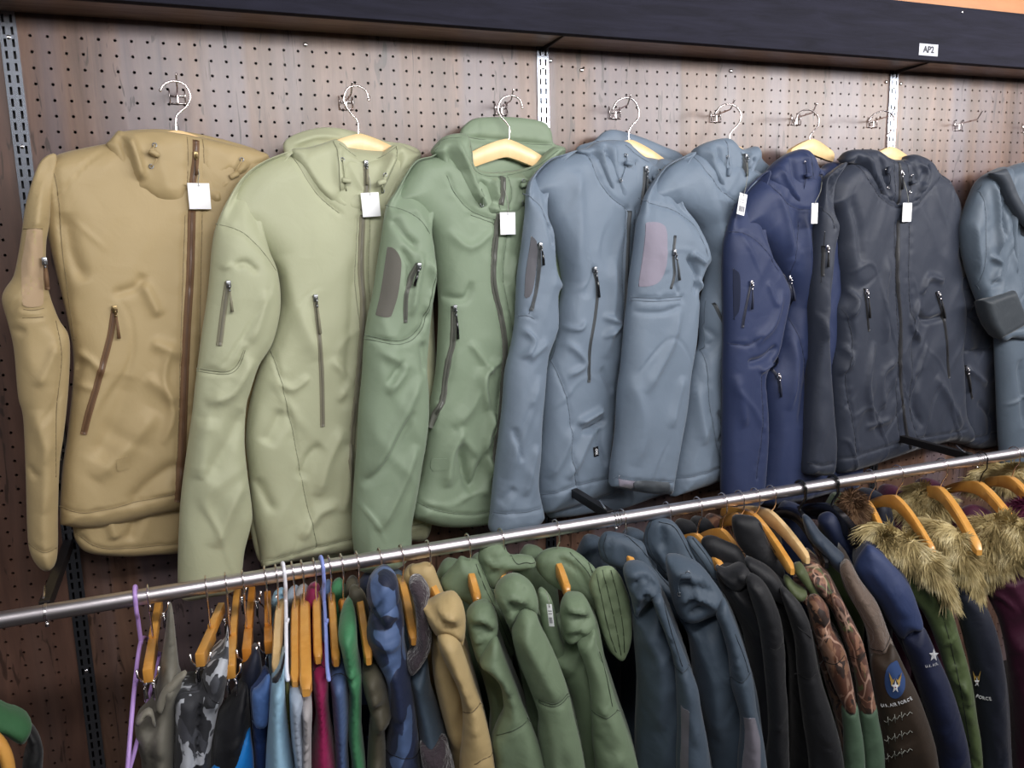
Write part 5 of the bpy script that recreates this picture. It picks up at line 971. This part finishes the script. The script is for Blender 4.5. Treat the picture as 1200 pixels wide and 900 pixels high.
# --- brown woodland camouflage ---
def realtree(name, cols, seed):
    m = camo(name, cols, 16., .6, [.52, .56, .60], detail=5., dist=2.5); t = m.node_tree; L = t.links; b = t.nodes['Principled BSDF']
    src = b.inputs['Base Color'].links[0].from_socket; tc = N(t, 'ShaderNodeTexCoord'); mp = N(t, 'ShaderNodeMapping'); mp.inputs['Location'].default_value = (seed, 0, seed); mp.inputs['Scale'].default_value = (1, 1, .55); L.new(tc.outputs['Object'], mp.inputs[0])
    ns = N(t, 'ShaderNodeTexNoise', i_Scale=14., i_Detail=2.); L.new(mp.outputs[0], ns.inputs['Vector'])
    ad = N(t, 'ShaderNodeMix', data_type='RGBA', blend_type='ADD'); ad.inputs[0].default_value = .08; L.new(mp.outputs[0], ad.inputs[6]); L.new(ns.outputs[1], ad.inputs[7])
    v = N(t, 'ShaderNodeTexVoronoi', feature='DISTANCE_TO_EDGE', i_Scale=17.); L.new(ad.outputs[2], v.inputs['Vector'])
    r = N(t, 'ShaderNodeValToRGB'); r.color_ramp.elements[0].position = .018; r.color_ramp.elements[1].position = .04; r.color_ramp.elements[0].color = (1, 1, 1, 1); r.color_ramp.elements[1].color = (0, 0, 0, 1); L.new(v.outputs[0], r.inputs[0])
    ms = N(t, 'ShaderNodeMath', operation='MULTIPLY'); ms.inputs[1].default_value = .6; L.new(r.outputs[0], ms.inputs[0])
    mx = N(t, 'ShaderNodeMix', data_type='RGBA'); L.new(ms.outputs[0], mx.inputs[0]); L.new(src, mx.inputs[6]); mx.inputs[7].default_value = (*lin('c4a08c'), 1); L.new(mx.outputs[2], b.inputs['Base Color']); return m
M['camo_brown'] = realtree('woodland_bark_camouflage', ['5c3a2c', '7d5a44', '2e201c', '8a6a58'], 1.)
M['camo_brown2'] = realtree('woodland_bark_camouflage_green', ['5a3b30', '86604c', '36261f', '4f5a36'], 4.)
OL = '4a5334'
fr, r, o = railjacket('camouflage_jacket', 'brown bark camouflage jacket with olive collar and green lower sleeve, left one of the two', (884, 604), (928, 670), 'long wooden hanger arm of the left camouflage jacket', '5c3a2c', mat=M['camo_brown'], hm='hanger_gold', slope=.3,
    body=[930,694, 944,694, 956,696, 971,712, 974,734, 990,760, 1000,802, 1004,824, 1011,862, 1013,900, 1016,1000, 980,1000, 984,900, 980,850, 968,805, 956,764, 946,715], seams=[], seed=131)
P_(r, fr, 'collar', fab(OL), [918,678, 924,676, 934,686, 946,693, 940,702, 930,700, 922,690], off=.02, T=.03, B=.03, R=.014, seed=2)
P_(r, fr, 'sleeve', M['camo_brown'], [946,704, 958,698, 970,712, 975,736, 990,762, 999,800, 1003,824, 1004,832, 990,834, 986,824, 975,800, 962,765, 952,735], off=.045, T=.03, B=.03, R=.025, seed=7, seams=[[960,778, 975,776, 990,770]], strokes=[([955,728, 968,735, 974,730], .004, -.008)])
P_(r, fr, 'lower_sleeve', fab('4d6350'), [986,826, 996,826, 1004,824, 1008,845, 1012,870, 1014,900, 1016,1000, 986,1000, 988,900, 988,860], off=.045, T=.028, B=.03, R=.02, seed=8)
fr, r, o = railjacket('camouflage_jacket', 'brown bark camouflage jacket with green leaves printed on the sleeve, right one of the two', (903, 601), (946, 657), 'long wooden hanger arm of the right camouflage jacket', '5a3b30', mat=M['camo_brown2'], hm='hanger_pale', slope=.3,
    body=[941,670, 950,665, 960,667, 974,681, 985,700, 994,719, 1009,749, 1019,787, 1026,824, 1034,862, 1036,900, 1040,1000, 1005,1000, 1008,900, 1004,850, 1000,800, 990,756, 972,711, 955,690], seed=141)
P_(r, fr, 'collar', fab(OL), [929,666, 936,661, 942,664, 958,692, 964,704, 955,702, 942,684], off=.02, T=.03, B=.03, R=.012, seed=2)
P_(r, fr, 'sleeve', M['camo_brown2'], [974,696, 986,702, 996,722, 1010,750, 1019,787, 1026,824, 1027,832, 1008,834, 1005,820, 1001,790, 992,755, 980,722], off=.045, T=.03, B=.03, R=.025, seed=9, seams=[[996,772, 1006,771, 1015,768]])
P_(r, fr, 'lower_sleeve', fab('4d6350'), [1006,826, 1016,826, 1026,824, 1030,845, 1035,870, 1037,900, 1040,1000, 1010,1000, 1010,900, 1008,860], off=.045, T=.028, B=.03, R=.02, seed=8)
# --- emblem jackets ---
def emblem(pn, cx, cy, w, h, parent, full=True, disc=True, shift=0.):
    """wings with a star; w,h in pixels"""
    def q(x, y, up=.002): return pn.at(cx+x*w/2, cy+y*h/2, up)
    if disc:
        pn.patch('emblem_disc', M['blue_patch'], sum([[cx+w/2*math.cos(a), cy+h/2*math.sin(a)] for a in np.linspace(0, 2*PI, 13)[:-1]], []), .001, parent=parent, step=.004)
    mb = MB(); nrm = pn.fr.n
    for s in (-1, 1):
        for k in range(4):
            a = [(.06*s, .16-.10*k), (s*(.62-.06*k), -.46+.20*k), (s*(.52-.06*k), -.22+.18*k)]
            P = [q(x, y, .0028+.0002*k) for x, y in a]; mb.add(P+[p-nrm*.001 for p in P], [(0, 1, 2), (3, 5, 4)])
    mb.build('emblem_wings', M['gold_thread'], parent, False)
    mb = MB(); P = [q((.42 if k % 2 == 0 else .17)*math.sin(PI*k/5), .32-(.36 if k % 2 == 0 else .15)*math.cos(PI*k/5), .0035) for k in range(10)]; c = q(0, .32, .0045)
    mb.add(P+[c], [(k, (k+1) % 10, 10) for k in range(10)]); mb.build('emblem_star', M['white_thread'], parent, False)
    mb = MB(); mb.ball(q(0, .32, .0045), .0011, 0, 6); mb.build('emblem_dot', simple('red_embroidery', '7a2230', .7), parent)
def arc_text(pn, s, x0, y0, x1, y1, sizepx, sag, parent):
    """letters one by one along an arc on the cloth"""
    n = len(s); wd = [.35 if c in '. ' else (.45 if c == 'I' else 1.) for c in s]; cw = np.cumsum([0]+wd); mb = MB()
    for k, c in enumerate(s):
        if c == ' ': continue
        t = (cw[k]+wd[k]/2)/cw[-1]; x = x0+(x1-x0)*t; y = y0+(y1-y0)*t+sag*4*t*(1-t)
        P = pn.at(x, y, .0022); P2 = pn.at(x+2, y+2*((y1-y0)/(x1-x0)+sag*4*(1-2*t)/(x1-x0)), .0022); tt = P2-P; tt /= np.linalg.norm(tt)
        nn = pn.fr.n-tt*(pn.fr.n@tt); nn /= np.linalg.norm(nn); bb = np.cross(nn, tt); sc = float((P-CAM)@_w)/F*sizepx
        cv = bpy.data.curves.new('letter', 'FONT'); cv.body = c; cv.size = sc*1.35; cv.extrude = .0003; cv.offset = sc*.02; cv.align_x = 'CENTER'; cv.align_y = 'CENTER'; cv.resolution_u = 2
        tmp = bpy.data.objects.new('letter', cv); COL.objects.link(tmp); me = bpy.data.meshes.new_from_object(tmp.evaluated_get(bpy.context.evaluated_depsgraph_get())); bpy.data.objects.remove(tmp)
        V = np.array([v.co[:] for v in me.vertices]); mb.add(P+V[:, :1]*tt*.82+V[:, 1:2]*bb+V[:, 2:3]*nn, [tuple(p.vertices) for p in me.polygons])
    mb.build('lettering', M['white_thread'], parent, False)
fr, r, o = railjacket('leather_look_jacket', 'dark brown jacket with blue winged star emblem and white sleeve lettering', (937, 600), (956, 636), 'black plastic hanger left of the glossy black one', '30261f', hanger=False, seed=151,
    body=[984,662, 994,656, 1009,681, 1028,707, 1043,745, 1062,787, 1077,817, 1093,862, 1100,900, 1108,1000, 1030,1000, 1036,900, 1028,840, 1021,775, 1013,730, 990,690])
rail_hanger((937, 600), (956, 636), 'black plastic hanger between the camouflage and brown jackets', M['black_plastic'], wire='black_plastic', wr=.0032, name='plastic_hanger', group='black plastic hangers on the rail', L=.15)
P_(r, fr, 'collar', fab('263242'), [940,604, 950,608, 962,624, 978,640, 992,655, 988,672, 974,662, 958,642, 946,628], off=-.02, T=.03, B=.03, R=.02, seed=2)
M['suede'] = fabric('taupe_suede', '63544a', .8, .5, scale=2.5, sheen=.4)
P_(r, fr, 'upper_sleeve', M['suede'], [984,668, 988,658, 996,658, 1009,681, 1028,707, 1040,738, 1047,758, 1036,764, 1022,772, 1014,735, 994,695], off=.022, T=.032, B=.03, R=.03, seed=5, fold=.005, seams=[[1021,764, 1034,758, 1045,750]])
sp = P_(r, fr, 'sleeve', fab('33281f'), [1021,770, 1034,763, 1046,756, 1062,787, 1077,817, 1093,862, 1100,900, 1106,1000, 1036,1000, 1037,900, 1029,840, 1023,800], off=.045, T=.03, B=.03, R=.03, seed=6, fold=.004)
emblem(sp, 1049, 797, 25, 43, r); arc_text(sp, 'U.S. AIR FORCE', 1032, 826, 1069, 817, 4.3, 3.0, r)
mb = MB()
for yy in (868, 889, 846):
    mb.tube([sp.at(x, yy-(x-1035)*.35+2*math.sin(x), .002) for x in range(1036, 1070, 3)], .0007, 5)
    for x in range(1040, 1064, 8): mb.tube([sp.at(x, yy-(x-1035)*.35-5, .002), sp.at(x+1, yy-(x-1035)*.35+5, .002)], .0006, 5)
mb.build('lacing', M['grey_thread'], r)
fr, r, o = railjacket('blue_jacket', 'royal blue and navy jacket with a white star on its sleeve', (978, 596), (1016, 640), 'glossy black plastic hanger above the blue jacket', '16203c', hanger=False, seed=161,
    body=[1001,666, 1014,640, 1030,644, 1045,662, 1066,685, 1081,734, 1100,772, 1115,806, 1130,855, 1138,900, 1148,1000, 1100,1000, 1098,900, 1086,845, 1069,787, 1046,738, 1015,690], hood=[958,608, 972,600, 985,612, 1003,640, 1010,665, 1003,672, 985,650, 970,632])
rail_hanger((975, 594), (1014, 641), 'glossy black plastic hanger above the blue jacket', M['black_plastic'], wire='black_plastic', wr=.0032, name='plastic_hanger', group='black plastic hangers on the rail', w=.009, L=.19, slope=.4, h0=.04, h1=.03)
P_(r, fr, 'upper_sleeve', fab('26345a'), [1001,664, 1014,641, 1022,640, 1040,655, 1065,685, 1076,712, 1082,736, 1068,738, 1057,747, 1046,736, 1030,708, 1012,685], off=.03, T=.03, B=.03, R=.03, seed=5, fold=.004, strokes=[([1015,660, 1040,690, 1060,720], .012, .005)])
sp = P_(r, fr, 'sleeve', fab('141c38'), [1056,745, 1068,737, 1082,734, 1100,772, 1115,806, 1130,855, 1138,900, 1146,1000, 1102,1000, 1099,900, 1088,845, 1070,787], off=.03, T=.03, B=.03, R=.03, seed=6)
mb = MB()
for (cx, cy, rr) in ((1094, 767, 6.0),):
    P = [sp.at(cx+rr*(1 if k % 2 == 0 else .42)*math.sin(PI*k/5), cy-rr*1.35*(1 if k % 2 == 0 else .42)*math.cos(PI*k/5), .0028) for k in range(10)]; mb.add(P+[sp.at(cx, cy, .004)], [(k, (k+1) % 10, 10) for k in range(10)])
mb.build('emblem_star', M['white_thread'], r, False); arc_text(sp, 'U.S. AIR', 1084, 780.5, 1099, 777, 3.0, .6, r)

# --- fur trimmed parkas ---
def fur_mat(name, a, b_, c):
    m, t, bs = newmat(name); L = t.links; tc = N(t, 'ShaderNodeTexCoord'); n = N(t, 'ShaderNodeTexNoise', i_Scale=26., i_Detail=3.); L.new(tc.outputs['Object'], n.inputs['Vector'])
    r = N(t, 'ShaderNodeValToRGB'); e = r.color_ramp.elements; e[0].position = .32; e[0].color = (*lin(a), 1); e[1].position = .68; e[1].color = (*lin(c), 1); k = e.new(.5); k.color = (*lin(b_), 1)
    L.new(n.outputs[0], r.inputs[0]); L.new(r.outputs[0], bs.inputs['Base Color']); bs.inputs['Roughness'].default_value = .6; bs.inputs['Specular IOR Level'].default_value = .2; return m
M['fur'] = fur_mat('tan_faux_fur', '87764e', 'b5a374', 'dccfa6'); M['fur_brown'] = fur_mat('brown_faux_fur', '3f2f25', '6b513c', '94785a'); M['fur_red'] = fur_mat('burgundy_faux_fur', '3a1226', '551c38', '6e2c4a')
def fur(parent, fr, pts, off, T, B, R, n=2600, ln=.030, mat='fur', down=.5, seed=1, name='fur_trim', width=.0011, swirl=None):
    pn = P_(parent, fr, name, M[mat], pts, off=off, T=T, B=B, R=R, seed=seed, fold=.006, fscale=2.)
    rn = np.random.RandomState(seed); lo = pn.out.min(0); hi = pn.out.max(0); cen = pn.out.mean(0)
    U = lo+(hi-lo)*rn.rand(n*4, 2); U = U[inside(U, pn.out)][:n]
    d, _ = segdist(U, pn.out); h = pn.h(U, d); mb = MB(); V = []; Fs = []
    e = (1-np.clip(d/R, 0, 1)); nb = len(U)
    # direction away from the ridge plus clumps
    out2 = U-cen; out2 /= np.linalg.norm(out2, axis=1)[:, None]+1e-9
    cl = np.stack([vnoise(U[:, 0]*60, U[:, 1]*60, seed), vnoise(U[:, 0]*60, U[:, 1]*60, seed+9)], 1)*2.4
    dr2 = out2*(.5+e[:, None])+cl+np.array([0, -down]); P0 = fr.P(U, off+h-.003)
    Dv = dr2[:, :1]*fr.t+dr2[:, 1:]*fr.b+fr.n*(.9-.5*e[:, None])+rn.randn(nb, 3)*.22; Dv /= np.linalg.norm(Dv, axis=1)[:, None]
    L_ = ln*(.55+.6*rn.rand(nb))
    for i in range(nb):
        s = np.cross(Dv[i], CAM-P0[i]); s = s+rn.randn(3)*.3*np.linalg.norm(s); s /= np.linalg.norm(s)+1e-9; a = P0[i]; g = np.array([0, 0, -1.])*L_[i]*.28; w = width*(.7+.7*rn.rand())
        m1 = a+Dv[i]*L_[i]*.5+g*.2; m2 = a+Dv[i]*L_[i]+g
        V += [a-s*w, a+s*w, m1+s*w*.8, m1-s*w*.8, m2]; k = 5*i; Fs += [(k, k+1, k+2, k+3), (k+3, k+2, k+4)]
    mb.add(np.array(V), Fs); hm_ = mb.build('fur_hairs', M[mat], pn.obj); return pn
FG = 'hanger of the green parka'
rail_hanger((1018, 590), (1030, 614), 'small wooden hanger arm left of the arched one, over the green parka', 'hanger_gold', L=.12)
rail_hanger((1050, 583), (1074, 616), 'arched wooden hanger above the green parka fur', 'hanger_gold', slope=.5, L=.14)
fr, r = cloth('parka', 1046, 600, 'olive green parka with tan fur hood trim', 'parka', 'fur trimmed parkas on the rail')
far_half(r, aty(1040, 586, RD)[0], fab('4e5c3a', rough=.45), 7)
P_(r, fr, 'parka_body', fab('4e5c3a', rough=.45), [1046,672, 1060,660, 1076,660, 1094,673, 1111,700, 1123,741, 1138,794, 1145,840, 1151,885, 1154,1000, 1125,1000, 1134,900, 1124,847, 1112,802, 1098,756, 1080,715, 1056,690], off=.01, T=.04, B=.12, R=.03, seed=171, fold=.008, fscale=2.4, seams=[[1094,690, 1110,740, 1124,800, 1138,880]])
P_(r, fr, 'collar', fab('243018'), [1020,640, 1034,636, 1050,640, 1064,650, 1072,662, 1056,672, 1040,662, 1028,652], off=-.02, T=.03, B=.03, R=.02, seed=3)
fur(r, fr, [1014,616, 1030,614, 1050,620, 1076,636, 1095,654, 1108,672, 1116,694, 1110,702, 1100,690, 1086,672, 1066,660, 1044,652, 1026,640], .04, .022, .03, .018, 3400, .034, seed=5)
fr2, r2 = cloth('fur_hood', 1000, 600, 'brown fur hood edge left of the first parka hanger', 'hood', None, d=.30)
fur(r2, fr2, [985,588, 992,577, 1003,575, 1012,584, 1016,600, 1012,616, 1000,622, 990,610], 0, .02, .03, .018, 1500, .022, 'fur_brown', seed=6)
fr, r = cloth('parka', 1110, 600, 'navy parka with fur hood trim and winged emblem, between green and burgundy', 'parka', 'fur trimmed parkas on the rail', d=.38)
far_half(r, aty(1075, 580, RD)[0], fab('1a1e2c'), 8)
P_(r, fr, 'parka_body', fab('1a1e2c'), [1108,680, 1122,670, 1140,680, 1160,719, 1172,756, 1180,802, 1184,862, 1186,1000, 1140,1000, 1148,900, 1146,840, 1136,780, 1124,730], off=0, T=.05, B=.12, R=.04, seed=181, fold=.005)
sp = P_(r, fr, 'sleeve', fab('1a1e2c'), [1120,700, 1134,690, 1148,702, 1162,724, 1172,756, 1179,802, 1182,862, 1184,1000, 1146,1000, 1148,900, 1146,855, 1140,802, 1130,749], off=.03, T=.034, B=.04, R=.03, seed=182, fold=.004)
emblem(sp, 1144.5, 793, 15, 34, r, disc=False); arc_text(sp, 'FORCE', 1143, 814.5, 1162, 818.5, 4.4, 1.2, r)
fur(r, fr, [1072,618, 1090,610, 1112,614, 1128,628, 1138,648, 1146,668, 1150,690, 1142,696, 1134,684, 1122,668, 1106,652, 1086,640, 1074,630], .02, .022, .03, .018, 3000, .032, seed=7)
fr2, r2 = cloth('fur_hood', 1084, 585, 'tan fur hood standing behind the arched hangers', 'hood', None, d=.24)
fur(r2, fr2, [1052,590, 1060,575, 1078,566, 1096,572, 1112,582, 1116,600, 1104,616, 1086,612, 1068,610], 0, .02, .04, .025, 2600, .028, seed=8)
rail_hanger((1102, 573), (1131, 617), 'wooden hanger over the orange lining of the burgundy parka', 'hanger_gold', w=.009, L=.17, slope=.42)
fr, r = cloth('parka', 1165, 600, 'burgundy parka with thick pale fur hood, rightmost big fur', 'parka', 'fur trimmed parkas on the rail', d=.38)
far_half(r, aty(1102, 573, RD)[0], fab('43182f'), 9); far_half(r, aty(1148, 567, RD)[0], fab('43182f'), 9)
P_(r, fr, 'parka_body', fab('43182f'), [1150,676, 1166,664, 1190,660, 1230,668, 1256,720, 1262,800, 1266,1000, 1176,1000, 1186,900, 1186,862, 1182,787, 1171,730, 1158,700], off=0, T=.06, B=.12, R=.05, seed=191, fold=.008)
P_(r, fr, 'lining', fab('b0481c'), [1106,600, 1112,596, 1122,606, 1130,622, 1122,634, 1112,622], off=-.06, T=.014, B=.02, R=.012, seed=2)
P_(r, fr, 'collar', fab('43182f'), [1112,612, 1124,598, 1142,592, 1164,602, 1170,620, 1150,640, 1130,636], off=-.05, T=.02, B=.03, R=.02, seed=4)
fur(r, fr, [1130,640, 1134,622, 1146,610, 1164,603, 1184,604, 1202,612, 1216,630, 1210,650, 1190,660, 1170,664, 1156,676, 1148,690, 1140,684, 1138,664], .03, .035, .04, .03, 5200, .036, seed=9)
rail_hanger((1148, 567), (1178, 602), 'broad wooden hanger arching over the burgundy parka', 'hanger_gold', w=.009, L=.15, slope=.42, wire='black_plastic')
rail_hanger((1186, 561), (1212, 592), 'wooden hanger cut by the right edge of the photo', 'hanger_gold', w=.009, L=.15, slope=.42)
fr2, r2 = cloth('fur_hood', 1176, 560, 'tan fur hood behind the rightmost hangers, just under the rail', 'hood', None, d=.22)
fur(r2, fr2, [1130,566, 1146,550, 1170,545, 1196,542, 1226,545, 1232,565, 1206,578, 1176,572, 1150,576], 0, .02, .04, .025, 2200, .028, seed=10)
fr2, r2 = cloth('fur_hood', 1196, 596, 'burgundy fur hood at the right edge under the last hanger', 'hood', None, d=.36)
fur(r2, fr2, [1176,600, 1190,588, 1214,586, 1226,600, 1214,614, 1194,612], 0, .02, .04, .025, 1500, .024, 'fur_red', seed=11)
# --- corner objects, bottom left: another rail ---
fr, r = cloth('felt_garment', 15, 850, 'green felt garment shoulder in the bottom left corner', 'garment', None, d=.55)
P_(r, fr, 'cloth_body', fab('2f5a38', rough=.8), [-30,830, 0,829, 12,834, 26,838, 37,846, 36,856, 28,868, 16,866, 0,856, -30,850], T=.025, B=.05, R=.02, seed=3)
A0 = aty(-6, 862, .60); fr0 = Frame(A0, 10)
rr = empty('wooden_hanger', A0, 'wooden hanger end in the bottom left corner of the photo', 'clothes hanger')
mb = MB(); P = [aty(x, y, .60) for x, y in ((-60, 850), (-30, 852), (-6, 866), (6, 884), (11, 905), (12, 930))]; Q = resample(cr(P, 6, False), .006)
mb.tube(Q, .011, 10, flat=.6); mb.build('wooden_body', M['hanger_gold'], rr)
fr, r = cloth('dark_sleeve', 40, 880, 'black garment sleeve hanging below the green felt, bottom left', 'garment', None, d=.5)
P_(r, fr, 'sleeve_body', fab('0e0e10'), [30,852, 36,853, 46,864, 51,880, 50,900, 48,1000, 20,1000, 26,900, 32,875], T=.02, B=.05, R=.02, seed=3)
